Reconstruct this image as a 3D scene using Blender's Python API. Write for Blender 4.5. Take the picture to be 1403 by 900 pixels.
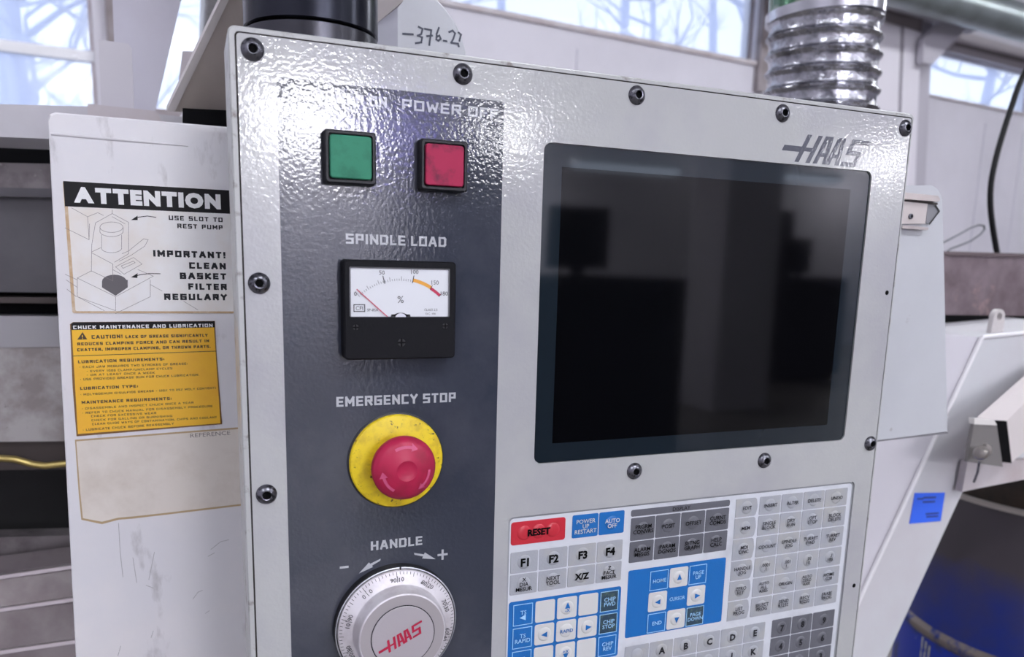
import bpy, bmesh, math, random
from mathutils import Vector, Matrix
from mathutils.geometry import tessellate_polygon
random.seed(7)
C = bpy.context.scene.collection
for o in list(bpy.data.objects): bpy.data.objects.remove(o)
S = .001; CZ = 1500.0      # work in millimetres; the height of the camera above the floor is CZ

# ------------------------------------------------------------------ camera
POS = Vector((-98.4, -477.06, 0.58))
RT = Vector((0.926473716431457, -0.37543812625365625, 0.026318550811695648)).normalized()
UP = Vector((0.0430068341626895, 0.17508079310533836, 0.9836143187758648)).normalized()
FW = Vector((0.373894189546972, 0.9101609359013105, -0.17835415829821175)).normalized()
FOC = 1071.3
cd = bpy.data.cameras.new('camera'); cam = bpy.data.objects.new('camera', cd); C.objects.link(cam)
cam.matrix_world = Matrix(((RT.x, UP.x, -FW.x, POS.x*S), (RT.y, UP.y, -FW.y, POS.y*S), (RT.z, UP.z, -FW.z, (POS.z+CZ)*S), (0, 0, 0, 1)))
cd.sensor_width = 36; cd.lens = FOC/1403*36; cd.shift_y = (555-450)/1403; cd.clip_start = .01; cd.clip_end = 200
cd.dof.use_dof = True; cd.dof.focus_distance = .55; cd.dof.aperture_fstop = 8.5
bpy.context.scene.camera = cam
# ------------------------------------------------------------------ world, exposure
w = bpy.data.worlds.new('world'); bpy.context.scene.world = w; w.use_nodes = True
bg = w.node_tree.nodes['Background']; bg.inputs[0].default_value = (.80, .88, 1.0, 1); bg.inputs[1].default_value = 2.0
vs = bpy.context.scene.view_settings; vs.view_transform = 'Standard'; vs.look = 'None'; vs.gamma = 1; vs.exposure = 0.08
LAMP = 3.5      # strength of the fluorescent diffusers
CEIL_FILL = 30.0  # strength of the added ceiling fill lights

def pix(u, v, Y):
    "point of the plane Y (mm) that shows at pixel u, v of the 1403 x 900 photograph"
    d = FW + (u-701.5)/FOC*RT - (v-555)/FOC*UP
    return POS + d*((Y-POS.y)/d.y)

# ------------------------------------------------------------------ materials
def lin(c): return tuple(((x/255)/12.92 if x/255 <= .04045 else ((x/255+.055)/1.055)**2.4) for x in c)+(1,)
MATS = {}
def mat(name, col, rough=.5, metal=0, bump=None, vary=None, spec=.5, coat=0, spots=None, aniso=None, bands=None):
    """bump=(scale, distance_m, detail); vary=(scale, colour, low, high); spots the same with a second noise"""
    if name in MATS: return MATS[name]
    m = bpy.data.materials.new(name); m.use_nodes = True; nt = m.node_tree; b = nt.nodes['Principled BSDF']
    b.inputs['Base Color'].default_value = lin(col); b.inputs['Roughness'].default_value = rough
    b.inputs['Metallic'].default_value = metal; b.inputs['Specular IOR Level'].default_value = spec
    b.inputs['Coat Weight'].default_value = coat
    geo = nt.nodes.new('ShaderNodeNewGeometry')
    out = None
    for k, vr in enumerate([vary, spots, bands]):
        if not vr: continue
        n = nt.nodes.new('ShaderNodeTexNoise'); n.inputs['Scale'].default_value = vr[0]; n.inputs['Detail'].default_value = 6
        n.inputs['Roughness'].default_value = .62
        mp = nt.nodes.new('ShaderNodeMapping'); mp.inputs['Location'].default_value = (3.1*k, 1.7, .4)
        if len(vr) > 4: mp.inputs['Scale'].default_value = vr[4]
        nt.links.new(geo.outputs['Position'], mp.inputs[0]); nt.links.new(mp.outputs[0], n.inputs['Vector'])
        r = nt.nodes.new('ShaderNodeMapRange'); r.inputs[1].default_value = vr[2]; r.inputs[2].default_value = vr[3]
        nt.links.new(n.outputs['Fac'], r.inputs[0])
        mx = nt.nodes.new('ShaderNodeMix'); mx.data_type = 'RGBA'
        nt.links.new(r.outputs[0], mx.inputs[0])
        if out: nt.links.new(out, mx.inputs[6])
        else: mx.inputs[6].default_value = lin(col)
        mx.inputs[7].default_value = lin(vr[1]); out = mx.outputs[2]
    if out: nt.links.new(out, b.inputs['Base Color'])
    if bump:
        n = nt.nodes.new('ShaderNodeTexNoise'); n.inputs['Scale'].default_value = bump[0]; n.inputs['Detail'].default_value = bump[2] if len(bump) > 2 else 1
        nt.links.new(geo.outputs['Position'], n.inputs['Vector'])
        bp = nt.nodes.new('ShaderNodeBump'); bp.inputs['Strength'].default_value = 1; bp.inputs['Distance'].default_value = bump[1]
        nt.links.new(n.outputs['Fac'], bp.inputs['Height']); nt.links.new(bp.outputs[0], b.inputs['Normal'])
    MATS[name] = m; return m
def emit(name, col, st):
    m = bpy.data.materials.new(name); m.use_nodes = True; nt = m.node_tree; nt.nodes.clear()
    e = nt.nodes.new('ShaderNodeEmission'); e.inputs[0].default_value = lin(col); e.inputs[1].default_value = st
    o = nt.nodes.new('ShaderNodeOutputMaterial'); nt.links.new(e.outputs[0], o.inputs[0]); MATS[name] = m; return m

HAM = (400, .0001, 1)
M_plate = mat('hammered_grey_paint', (176, 177, 178), .10, bump=HAM, vary=(9, (168, 168, 173), .45, .62), spots=(260, (120, 116, 118), .72, .76))
M_strip = mat('charcoal_printed_field', (54, 58, 70), .10, bump=HAM, vary=(12, (70, 72, 82), .42, .66), spots=(420, (120, 120, 125), .74, .77))
M_white_print = mat('silver_grey_print', (178, 180, 186), .12, bump=HAM)
M_grey_print = mat('dark_grey_print', (74, 76, 88), .12, bump=HAM)
M_rim = mat('worn_rim_paint', (176, 177, 178), .38, bump=(200, .0002, 2), vary=(70, (116, 108, 104), .55, .68))
M_black = mat('black_plastic', (27, 27, 31), .42, bump=(500, .0001, 2))
M_darkgap = mat('black_gap', (10, 10, 13), .8, spec=.1)
M_bezel = mat('black_bezel_plastic', (30, 30, 36), .45, spec=.35)
M_green = mat('green_cap', (54, 132, 104), .6, vary=(90, (44, 114, 90), .5, .7), spec=.3)
M_redcap = mat('red_cap', (168, 38, 78), .6, vary=(75, (104, 34, 60), .50, .66), spec=.3)
M_steel = mat('dark_screw_steel', (120, 120, 128), .30, 1, vary=(300, (70, 70, 76), .5, .6))
M_socket = mat('socket_black', (6, 6, 8), .7, spec=.1)
M_meter_face = mat('meter_white', (220, 222, 228), .5)
M_meter_body = mat('meter_black', (20, 20, 25), .6, bump=(600, .00012, 2), spec=.15)
M_ink = mat('black_ink', (34, 34, 40), .55, spec=.25)
M_orange = mat('orange_ink', (225, 160, 60), .5)
M_redink = mat('red_ink', (190, 40, 80), .5)
M_yellow = mat('worn_yellow_plastic', (232, 204, 30), .45, vary=(120, (206, 176, 34), .45, .65), spots=(300, (84, 70, 26), .61, .66))
M_mush = mat('red_mushroom_plastic', (178, 30, 72), .42, vary=(60, (156, 28, 62), .45, .65), spec=.4)
M_pink = mat('pale_pink_arrow', (200, 84, 124), .5)
M_alu = mat('brushed_aluminium', (226, 222, 228), .40, .35, vary=(40, (206, 200, 206), .45, .6))
M_alu2 = mat('satin_aluminium', (200, 202, 210), .42, .85)
M_disc = mat('stippled_aluminium', (184, 178, 184), .45, .4, bump=(900, .00008, 2))
M_membrane = mat('keypad_white_film', (208, 211, 219), .38, vary=(25, (190, 192, 200), .5, .7))
M_key = mat('keypad_grey_key', (163, 166, 174), .34, bump=(700, .00008, 1), vary=(40, (172, 172, 172), .45, .65))
M_dkey = mat('keypad_dark_key', (98, 99, 107), .34, bump=(700, .00008, 1))
M_bkey = mat('keypad_blue_key', (24, 104, 178), .34, bump=(700, .00008, 1))
M_dbkey = mat('keypad_worn_blue_key', (44, 68, 88), .34, bump=(700, .00008, 1), vary=(300, (80, 100, 90), .5, .7))
M_rkey = mat('keypad_red_key', (192, 42, 58), .32, bump=(700, .00008, 1))
M_cream = mat('keypad_cream_key', (206, 206, 206), .36)
M_ltblue = mat('keypad_pale_blue_line', (160, 205, 240), .4)
M_door = mat('machine_white_paint', (220, 219, 224), .34, vary=(14, (226, 223, 226), .4, .66), spots=(38, (160, 156, 158), .60, .78, (1, 1, .35)))
M_stk_white = mat('aged_white_sticker', (230, 229, 230), .45, vary=(11, (222, 212, 200), .45, .7))
M_stk_tan = mat('sticker_brown_edge', (190, 160, 124), .5, vary=(60, (212, 194, 170), .45, .65))
M_stk_black = mat('sticker_black', (20, 18, 22), .55, spec=.25)
M_stk_white_txt = mat('sticker_white_print', (232, 232, 234), .5)
M_stk_yellow = mat('sticker_yellow', (243, 188, 42), .45, vary=(18, (236, 172, 48), .45, .7))
M_line = mat('sticker_thin_line', (120, 112, 112), .5)
M_res = mat('glue_residue', (222, 214, 206), .55, vary=(30, (208, 198, 188), .45, .72))
M_resb = mat('glue_residue_edge', (178, 154, 118), .6)

def glass_mat():
    m = bpy.data.materials.new('dark_screen_glass'); m.use_nodes = True; b = m.node_tree.nodes['Principled BSDF']
    b.inputs['Base Color'].default_value = lin((26, 34, 42)); b.inputs['Roughness'].default_value = .045
    b.inputs['Specular IOR Level'].default_value = .5; return m
M_bezglass = glass_mat()
M_lcd = mat('dark_lcd', (5, 5, 8), .05, spec=.36)

# ------------------------------------------------------------------ mesh builder (millimetres)
class MB:
    def __init__(s): s.v = []; s.f = []
    def add(s, vs, fs):
        n = len(s.v); s.v += [tuple(p) for p in vs]; s.f += [tuple(i+n for i in f) for f in fs]; return s
    def box(s, x0, x1, y0, y1, z0, z1):
        vs = [(x, y, z) for x in (x0, x1) for y in (y0, y1) for z in (z0, z1)]
        return s.add(vs, [(0, 1, 3, 2), (4, 6, 7, 5), (0, 4, 5, 1), (2, 3, 7, 6), (0, 2, 6, 4), (1, 5, 7, 3)])
    def loft(s, rings, cap0=True, cap1=True, closed=True):
        n = len(rings[0]); vs = [p for r in rings for p in r]; fs = []
        for k in range(len(rings)-1):
            for i in range(n if closed else n-1):
                j = (i+1) % n; fs.append((k*n+i, k*n+j, (k+1)*n+j, (k+1)*n+i))
        if cap0: fs.append(tuple(range(n))[::-1])
        if cap1: fs.append(tuple(range((len(rings)-1)*n, len(rings)*n)))
        return s.add(vs, fs)
    def prism(s, poly, ya, yb):
        "poly of (x, z), from y=ya (front) to yb"
        return s.loft([[(x, ya, z) for x, z in poly], [(x, yb, z) for x, z in poly]])
    def tile(s, x0, x1, z0, z1, r, yb, yf, ch=.3):
        "rounded rectangle block with a chamfered front; yf < yb"
        a = rrect(x0, x1, z0, z1, r); b = rrect(x0+ch, x1-ch, z0+ch, z1-ch, max(r-ch, .05))
        return s.loft([[(x, yb, z) for x, z in a], [(x, yf+ch, z) for x, z in a], [(x, yf, z) for x, z in b]])
    def lathe(s, prof, c, ax=(0, -1, 0), seg=48, cap0=True, cap1=True, start=0):
        "prof: (radius, height along ax)"
        ax = Vector(ax).normalized(); t = Vector((0, 0, 1)) if abs(ax.z) < .9 else Vector((1, 0, 0))
        u = ax.cross(t).normalized(); v = ax.cross(u).normalized(); c = Vector(c)
        return s.loft([[c+ax*h+(u*math.cos(start+2*math.pi*i/seg)+v*math.sin(start+2*math.pi*i/seg))*max(r, .001) for i in range(seg)] for r, h in prof], cap0, cap1)
    def tube(s, pts, r, seg=10):
        pts = [Vector(p) for p in pts]; rings = []
        rr = r if isinstance(r, (list, tuple)) else [r]*len(pts)
        up = None
        for i, p in enumerate(pts):
            d = (pts[min(i+1, len(pts)-1)]-pts[max(i-1, 0)]).normalized()
            if up is None: up = Vector((0, 0, 1)) if abs(d.z) < .9 else Vector((1, 0, 0))
            u = d.cross(up).normalized(); v = u.cross(d).normalized(); up = v
            rings.append([p+(u*math.cos(2*math.pi*k/seg)+v*math.sin(2*math.pi*k/seg))*rr[i] for k in range(seg)])
        return s.loft(rings)
    def hull(s, front, back):
        return s.loft([[tuple(p) for p in front], [tuple(p) for p in back]])
    def stroke(s, pts, w, y, ext=True):
        y = y-.006*(len(s.f) % 9)
        "flat inked line of (x, z) points"
        for (x0, z0), (x1, z1) in zip(pts, pts[1:]):
            y -= .006
            d = Vector((x1-x0, z1-z0)); L = d.length
            if L < 1e-6: continue
            d /= L; n = Vector((-d.y, d.x))*w/2; e = d*(w/2 if ext else 0)
            a = Vector((x0, z0))-e; b = Vector((x1, z1))+e
            s.add([(p.x, y, p.y) for p in (a+n, a-n, b-n, b+n)], [(0, 1, 2, 3)])
        return s
    def poly(s, pts, y):
        y = y-.008*(len(s.f) % 7)
        return s.add([(x, y, z) for x, z in pts], [tuple(range(len(pts)))])
    def text(s, txt, cx, cz, h, w=None, y=0, bold=.0, rot=0, shear=0, res=2, maxw=None):
        vs, fs, (x0, x1) = glyphs(txt, bold, res)
        kx = h; W = (x1-x0)*h
        if w: kx = w/(x1-x0)
        elif maxw and W > maxw: kx = maxw/(x1-x0)
        ca, sa = math.cos(rot), math.sin(rot); P = []
        for a, b in vs:
            px = (a-(x0+x1)/2)*kx+shear*(b-.5)*h; pz = (b-.5)*h
            P.append((cx+px*ca-pz*sa, y, cz+px*sa+pz*ca))
        return s.add(P, fs)
    def spaced(s, txt, cx, cz, h, w, y=0, bold=.03, rot=0, gap=.13, res=2):
        "letters set one by one with even gaps, fitted to the width w"
        items = []; X = 0
        for ch in txt:
            if ch == ' ': X += .42; continue
            g = glyphs(ch, bold, res); items.append((g, X)); X += g[2][1]-g[2][0]+gap
        X -= gap; k = w/X; ca, sa = math.cos(rot), math.sin(rot)
        for (vs, fs, (x0, x1)), ox in items:
            P = []
            for a, b in vs:
                px = (ox+a-x0-X/2)*k; pz = (b-.5)*h; P.append((cx+px*ca-pz*sa, y, cz+px*sa+pz*ca))
            s.add(P, fs)
        return s
    def block(s, txt, x0, x1, z0, z1, y, tw=.30, gap=.22, space=.5, rot=0, wt=1.0):
        "square display lettering drawn with strokes, fitted to a box (turned by rot about its middle)"
        adv = []; X = 0
        for ch in txt:
            if ch == ' ': X += space; continue
            g, wd = BF.get(ch, BF['I']); adv.append((g, X, wd)); X += wd+gap
        X -= gap; kx = (x1-x0)/X; H = z1-z0; mx, mz = (x0+x1)/2, (z0+z1)/2; ca, sa = math.cos(rot), math.sin(rot)
        for g, ox, wd in adv:
            for seg in g:
                for (a, b), (c, d) in zip(seg, seg[1:]):
                    t = tw*wt*H*(.66 if abs(b-d) < .05 else .80); ins = min(t/2/kx, wd*.45)
                    def q(px, pz):
                        X_ = x0+(ox+ins+px*(wd-2*ins))*kx-mx; Z_ = z0+pz*H*(1-t/H*.9)+t*.45-mz
                        return (mx+X_*ca-Z_*sa, mz+X_*sa+Z_*ca)
                    s.stroke([q(a, b), q(c, d)], t, y)
        return s
    def build(s, name, m, parent=None, origin=None, smooth=True, label=None, flip=True):
        if origin is None: origin = parent['o'] if parent and 'o' in parent else (0, 0, 0)
        po = Vector(parent['o']) if parent and 'o' in parent else Vector((0, 0, -CZ))
        me = bpy.data.meshes.new(name); O = Vector(origin)
        me.from_pydata([((x-O.x)*S, (y-O.y)*S, (z-O.z)*S) for x, y, z in s.v], [], s.f)
        bm = bmesh.new(); bm.from_mesh(me)
        if flip: bmesh.ops.recalc_face_normals(bm, faces=bm.faces)
        bm.to_mesh(me); bm.free()
        if smooth:
            me.shade_smooth(); me.set_sharp_from_angle(angle=math.radians(32))
        for mm in (m if isinstance(m, (list, tuple)) else [m]): me.materials.append(mm)
        o = bpy.data.objects.new(name, me); C.objects.link(o); o.parent = parent
        o.location = (O-po)*S; o['o'] = tuple(O)
        if label: o['label'] = label
        return o
def rrect(x0, x1, z0, z1, r, n=5):
    P = []
    for cx, cz, a in ((x1-r, z1-r, 0), (x0+r, z1-r, 90), (x0+r, z0+r, 180), (x1-r, z0+r, 270)):
        for i in range(n+1):
            t = math.radians(a+90*i/n); P.append((cx+r*math.cos(t), cz+r*math.sin(t)))
    return P
def circ(cx, cz, r, n=32): return [(cx+r*math.cos(2*math.pi*i/n), cz+r*math.sin(2*math.pi*i/n)) for i in range(n)]
_g = {}
def glyphs(txt, bold, res):
    k = (txt, bold, res)
    if k not in _g:
        cu = bpy.data.curves.new('t', 'FONT'); cu.body = txt; cu.offset = bold; cu.resolution_u = res; cu.fill_mode = 'FRONT'
        ob = bpy.data.objects.new('t', cu); me = bpy.data.meshes.new_from_object(ob)
        v = [(p.co.x, p.co.y) for p in me.vertices]; f = [tuple(p.vertices) for p in me.polygons]
        bpy.data.objects.remove(ob); bpy.data.meshes.remove(me); bpy.data.curves.remove(cu)
        CH = .70
        v = [(a/CH, b/CH) for a, b in v]; xs = [a for a, b in v] or [0, 1]
        _g[k] = (v, f, (min(xs), max(xs)))
    return _g[k]
A = .12
BF = {'S': ([[(1, 1), (0, 1), (0, .52), (1, .48), (1, 0), (0, 0)]], .95), 'P': ([[(0, 0), (0, 1), (1, 1), (1, .45), (0, .45)]], .95),
 'I': ([[(.5, 0), (.5, 1)]], .34), 'N': ([[(0, 0), (0, 1)], [(0, 1), (1, 0)], [(1, 0), (1, 1)]], 1.0), 'D': ([[(0, 0), (0, 1), (.85, 1), (1, .85), (1, .15), (.85, 0), (0, 0)]], 1.0),
 'L': ([[(0, 1), (0, 0), (1, 0)]], .8), 'E': ([[(1, 1), (0, 1), (0, 0), (1, 0)], [(0, .5), (.9, .5)]], .88), 'O': ([[(0, 0), (0, 1), (1, 1), (1, 0), (0, 0)]], 1.0),
 'A': ([[(0, 0), (.4, 1), (.6, 1), (1, 0)], [(.2, .3), (.8, .3)]], 1.05), 'M': ([[(0, 0), (0, 1), (.5, .35), (1, 1), (1, 0)]], 1.15), 'R': ([[(0, 0), (0, 1), (1, 1), (1, .5), (0, .5)], [(.5, .5), (1, 0)]], .97),
 'G': ([[(1, 1), (0, 1), (0, 0), (1, 0), (1, .5), (.5, .5)]], 1.0), 'C': ([[(1, 1), (0, 1), (0, 0), (1, 0)]], .92), 'Y': ([[(0, 1), (.5, .5), (1, 1)], [(.5, .5), (.5, 0)]], .98),
 'T': ([[(0, 1), (1, 1)], [(.5, 1), (.5, 0)]], .9), 'H': ([[(0, 0), (0, 1)], [(1, 0), (1, 1)], [(0, .5), (1, .5)]], .98), 'W': ([[(0, 1), (.2, 0), (.5, .7), (.8, 0), (1, 1)]], 1.2),
 'F': ([[(0, 0), (0, 1), (1, 1)], [(0, .5), (.85, .5)]], .86),
 'U': ([[(0, 1), (0, 0), (1, 0), (1, 1)]], 1.0), 'K': ([[(0, 0), (0, 1)], [(1, 1), (.1, .5), (1, 0)]], .95), 'B': ([[(0, 0), (0, 1), (.9, 1), (.9, .5), (1, .5), (1, 0), (0, 0)], [(0, .5), (.9, .5)]], .98),
 'V': ([[(0, 1), (.5, 0), (1, 1)]], 1.0), 'J': ([[(1, 1), (1, 0), (0, 0), (0, .3)]], .85), 'X': ([[(0, 0), (1, 1)], [(0, 1), (1, 0)]], .95), 'Z': ([[(0, 1), (1, 1), (0, 0), (1, 0)]], .9), 'Q': ([[(0, 0), (0, 1), (1, 1), (1, 0), (0, 0)], [(.6, .3), (1, 0)]], 1.0),
 '0': ([[(0, 0), (0, 1), (1, 1), (1, 0), (0, 0)]], .8), '1': ([[(.3, .8), (.6, 1), (.6, 0)]], .5), '2': ([[(0, 1), (1, 1), (1, .5), (0, .5), (0, 0), (1, 0)]], .8), '5': ([[(1, 1), (0, 1), (0, .5), (1, .5), (1, 0), (0, 0)]], .8),
 '!': ([[(.5, .52), (.5, 1)], [(.5, 0), (.5, .04)]], .34), ':': ([[(.5, .15), (.5, .2)], [(.5, .65), (.5, .7)]], .3), '.': ([[(.5, 0), (.5, .04)]], .3), ',': ([[(.5, .05), (.4, -.15)]], .3), '-': ([[(0, .45), (1, .45)]], .5),
 '\u2022': ([[(.5, .42), (.5, .5)]], .35), '/': ([[(0, 0), (1, 1)]], .6), '(': ([[(1, 1), (.2, .8), (.2, .2), (1, 0)]], .35), ')': ([[(0, 1), (.8, .8), (.8, .2), (0, 0)]], .35), '%': ([[(0, 0), (1, 1)], [(0, .9), (.2, .9)], [(.8, .1), (1, .1)]], .9)}

def thing(name, label, cat, loc=(0, 0, 0), group=None):
    o = bpy.data.objects.new(name, None); C.objects.link(o); o.empty_display_size = .05
    o.location = (loc[0]*S, loc[1]*S, (loc[2]+CZ)*S); o['o'] = tuple(loc); o['label'] = label; o['category'] = cat
    if group: o['group'] = group
    return o
def solo(mb, name, m, label, cat, group=None, origin=None, **k):
    if origin is None:
        v = mb.v; origin = (sum(p[0] for p in v)/len(v), sum(p[1] for p in v)/len(v), min(p[2] for p in v))
    o = mb.build(name, m, None, origin, **k); o['label'] = label; o['category'] = cat
    if group: o['group'] = group
    return o
def struct(mb, name, m, **k):
    o = mb.build(name, m, None, (0, 0, 0), **k); o['kind'] = 'structure'; return o
def dupe(src, parent, dxyz, label=None, name=None):
    c = src.copy(); C.objects.link(c); c.parent = parent
    c.location = src.location+Vector(dxyz)*S; c['o'] = tuple(Vector(src['o'])+Vector(dxyz))
    if name: c.name = name
    if label: c['label'] = label
    return c
# ================================================================== the control pendant
T = thing('control_pendant', 'grey hammered-paint machine control pendant with a dark screen, meter and keypad', 'control panel', (178, 0, -352))
ZB = -352
hb = MB()
# housing: a shallow folded box with a rim that stands around the faceplate
outer = rrect(-74.2, 430.6, ZB, 123.4, 4); mid = rrect(-73.4, 429.8, ZB+1, 122.6, 3.4); inner = rrect(-70.8, 428.8, ZB+2, 120.6, 2.6); 
hb.loft([[(x, 46, z) for x, z in outer], [(x, .9, z) for x, z in outer], [(x, -.1, z) for x, z in mid], [(x, -.1, z) for x, z in inner], [(x, 3, z) for x, z in inner]])
hb.build('housing', M_rim, T)
MB().box(20, 340, 46.2, 92, -335, 105).build('rear_box', M_rim, T)
# faceplate with cut-outs for screen and keypad
def holed(outer, holes, yf, yb):
    mb = MB()
    polys = [[Vector((x, z, 0)) for x, z in outer]]+[[Vector((x, z, 0)) for x, z in h] for h in holes]
    tri = tessellate_polygon(polys); flat = [p for q in polys for p in q]
    mb.add([(p.x, yf, p.y) for p in flat], [tuple(t) for t in tri])
    for q in polys: mb.loft([[(p.x, yf, p.y) for p in q], [(p.x, yb, p.y) for p in q]], False, False)
    return mb
plate_o = rrect(-69.8, 428.1, ZB+3, 119.8, 2)
scr_h = rrect(115.0, 393.4, -135.0, 77.7, 5.5, 8); key_h = rrect(97.3, 410.2, -345, -171.6, 4, 8)
holed(plate_o, [scr_h, key_h], 0, 1.8).build('faceplate', M_plate, T, smooth=False)
MB().prism(rrect(115.3, 393.1, -134.7, 77.4, 5.2, 8), 1.2, 3.2).build('screen_glass', M_bezglass, T, label='dark glass screen with a grey-green border')
MB().box(128.9, 374.3, 1.05, 1.6, -121.4, 63.2).build('display_area', M_lcd, T)
sl = MB().prism(rrect(-49.3, 86.8, -343, 99.2, 2.5), -.12, .3); sl.build('printed_field', M_strip, T, label='charcoal printed field')
MB().loft([[(x, .5, z) for x, z in rrect(-70.8, 428.8, ZB+2, 120.6, 2.6)], [(x, .5, z) for x, z in rrect(-69.6, 427.8, ZB+3, 119.6, 2)]], False, False).build('dark_seam', mat('seam_shade', (52, 48, 48), .8, spec=.1), T, smooth=False)  # dark strip in the seam; the gap's shade is put into its colour
# captions on the charcoal field
cap = [('POWER ON', -28.3, 12.9, 88.6, 94.4, .0), ('POWER OFF', 22, 83, 88.6, 94.4, .0), ('SPINDLE LOAD', -12.0, 50.2, 9.6, 15.4, .1),
       ('EMERGENCY STOP', -18.9, 57.8, -88.8, -82.8, .1), ('HANDLE', 1.8, 36.0, -184, -178, .12)]
for t, x0, x1, z0, z1, sh in cap:
    MB().block(t, x0, x1, z0, z1, -.22).build('lettering', M_white_print, T, smooth=False)
MB().stroke([(-18.2, -193.2), (-12.6, -193.2)], 1.5, -.22, False).build('minus_sign', M_white_print, T, smooth=False)
MB().stroke([(46.6, -192.6), (53.6, -192.6)], 1.5, -.22, False).stroke([(50.1, -196.2), (50.1, -189)], 1.5, -.23, False).build('plus_sign', M_white_print, T, smooth=False)
MB().poly([(8.2, -190.3), (7.8, -191.7), (2.4, -194.4), (3.1, -195.4), (-6, -198.6), (.6, -191.9), (1.3, -193.0)][::-1], -.22).build('direction_arrow', M_white_print, T, smooth=False)
MB().poly([(30.4, -189.0), (30.8, -190.4), (36.6, -192.3), (36.0, -193.6), (45.2, -195.2), (37.8, -189.6), (37.2, -190.9)][::-1], -.22).build('direction_arrow', M_white_print, T, smooth=False)
# maker's mark printed above the screen
def logo(mb, x0, z0, W, H, y, rot=0, shear=.42):
    "slanted striped four-letter mark with a long dash before it; unit design 0..1 by 0..1"
    ca, sa = math.cos(rot), math.sin(rot)
    def q(a, b):
        X = a*W+shear*b*H; Z = b*H; return (x0+X*ca-Z*sa, z0+X*sa+Z*ca)
    def bar(a, b, wd, z_0=0, z_1=1): mb.poly([q(a, z_0), q(a+wd, z_0), q(b+wd, z_1), q(b, z_1)], y)
    bar(-.26, -.26, .32, .36, .56)                       # dash
    bar(.0, .0, .065); bar(.165, .165, .065); bar(.065, .065, .10, .40, .54)      # H
    bar(.275, .275, .065); bar(.42, .335, .065); bar(.34, .34, .08, .26, .40)    # A
    bar(.47, .47, .065); bar(.615, .53, .065); bar(.535, .535, .08, .26, .40)    # A
    bar(.70, .70, .24, 0, .16); bar(.70, .70, .24, .42, .58); bar(.70, .70, .30, .84, 1); bar(.875, .875, .065, .1, .5); bar(.70, .70, .065, .5, .9)   # S
    return mb
logo(MB(), 316.8, 79.6, 62, 20.0, -.15, shear=.52).build('maker_mark', M_grey_print, T, smooth=False)
# screws
def screw_mesh():
    m = MB().lathe([(6.2, 0), (6.2, .6), (5.5, 1.7), (4.1, 2.9), (3.0, 3.4), (2.5, 3.3), (2.3, .9)], (0, 0, 0), seg=28, cap1=False)
    return m
sc0 = screw_mesh().build('screw', M_steel, T, origin=(0, 0, 0)); sc0.location = (Vector((-61.6, 0, 112.0))-Vector(T['o']))*S
sk0 = MB().lathe([(2.4, .8), (2.4, 1.0), (1.2, 1.02)], (0, 0, 0), seg=6, cap0=False).build('socket', M_socket, sc0, origin=(0, 0, 0)); sk0.location = (0, 0, 0)
spots = [(59.5, 112.4), (181, 112.4), (302.3, 112.2), (422.1, 112.2), (-61.9, -14.5), (-61.5, -140.7), (195.3, -145.9), (312.9, -146.4), (422, -139.6)]
for x, z in spots:
    c = sc0.copy(); C.objects.link(c); c.parent = T; c.location = (Vector((x, 0, z))-Vector(T['o']))*S
    k = sk0.copy(); C.objects.link(k); k.parent = c
for x, z in ((422.2, -14.8), (421.6, -265.6)):
    MB().lathe([(1.9, .12), (1.6, .2)], (x, 0, z), seg=16).build('screw_hole', M_socket, T)
# ---- push buttons
def push(x0, z0, m, lab):
    b = MB(); s = 29.6
    a = rrect(x0, x0+s, z0, z0+s, 1.6); f = rrect(x0+.8, x0+s-.8, z0+.8, z0+s-.8, 1.6); g = rrect(x0+2, x0+s-2, z0+2, z0+s-2, 1.6)
    b.loft([[(x, 0, z) for x, z in a], [(x, -7.4, z) for x, z in a], [(x, -8.6, z) for x, z in f], [(x, -8.6, z) for x, z in g], [(x, -5, z) for x, z in g]])
    o = b.build('push_button', M_bezel, T, origin=(x0+s/2, 0, z0+s/2), label=lab+' square push button in a black bezel')
    MB().tile(x0+2.9, x0+s-2.9, z0+2.9, z0+s-2.9, 1.8, -4.9, -9.6, .5).build('button_cap', m, o, label=lab+' cap')
    return o
push(-24.9, 43.2, M_green, 'green'); push(31.3, 42.6, M_redcap, 'crimson')
# ---- spindle load meter
mo = MB(); X0, X1, Z0, Z1 = -15.5, 53.2, -58.7, .4
a = rrect(X0, X1, Z0, Z1, 2.5); f = rrect(X0+.8, X1-.8, Z0+.8, Z1-.8, 2.2)
WX0, WX1, WZ0, WZ1 = -12.3, 49.4, -33.2, -3.6
holes = rrect(WX0, WX1, WZ0, WZ1, .8)
mo.loft([[(x, 0, z) for x, z in a], [(x, -11.2, z) for x, z in a], [(x, -12, z) for x, z in f]], True, False)
tri = tessellate_polygon([[Vector((x, z, 0)) for x, z in f], [Vector((x, z, 0)) for x, z in holes]]); fl = f+holes
mo.add([(x, -12, z) for x, z in fl], [tuple(t) for t in tri])
mo.loft([[(x, -12, z) for x, z in holes], [(x, -10.4, z) for x, z in holes]], False, True)
met = mo.build('load_meter', M_meter_body, T, origin=(18.8, 0, -29), label='black analogue load meter with a white dial face')
MB().box(WX0+.6, WX1-.6, -10.6, -10.45, WZ0+.2, WZ1-.6).build('dial_face', M_meter_face, met, smooth=False)
fr = rrect(WX0+.1, WX1-.1, WZ0+.1, WZ1-.1, .8); fi = rrect(WX0+.9, WX1-.9, WZ0+.3, WZ1-.9, .6)
MB().loft([[(x, -11.5, z) for x, z in fr], [(x, -11.0, z) for x, z in fi]], False, False).build('window_frame', mat('grey_window_frame', (120, 120, 126), .4), met)
PX, PZ = 18.5, -47.5       # pivot of the scale
def pol(r, a): a = math.radians(a); return (PX+r*math.sin(a), PZ+r*math.cos(a))
ticks = MB(); R0 = 36.0
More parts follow.
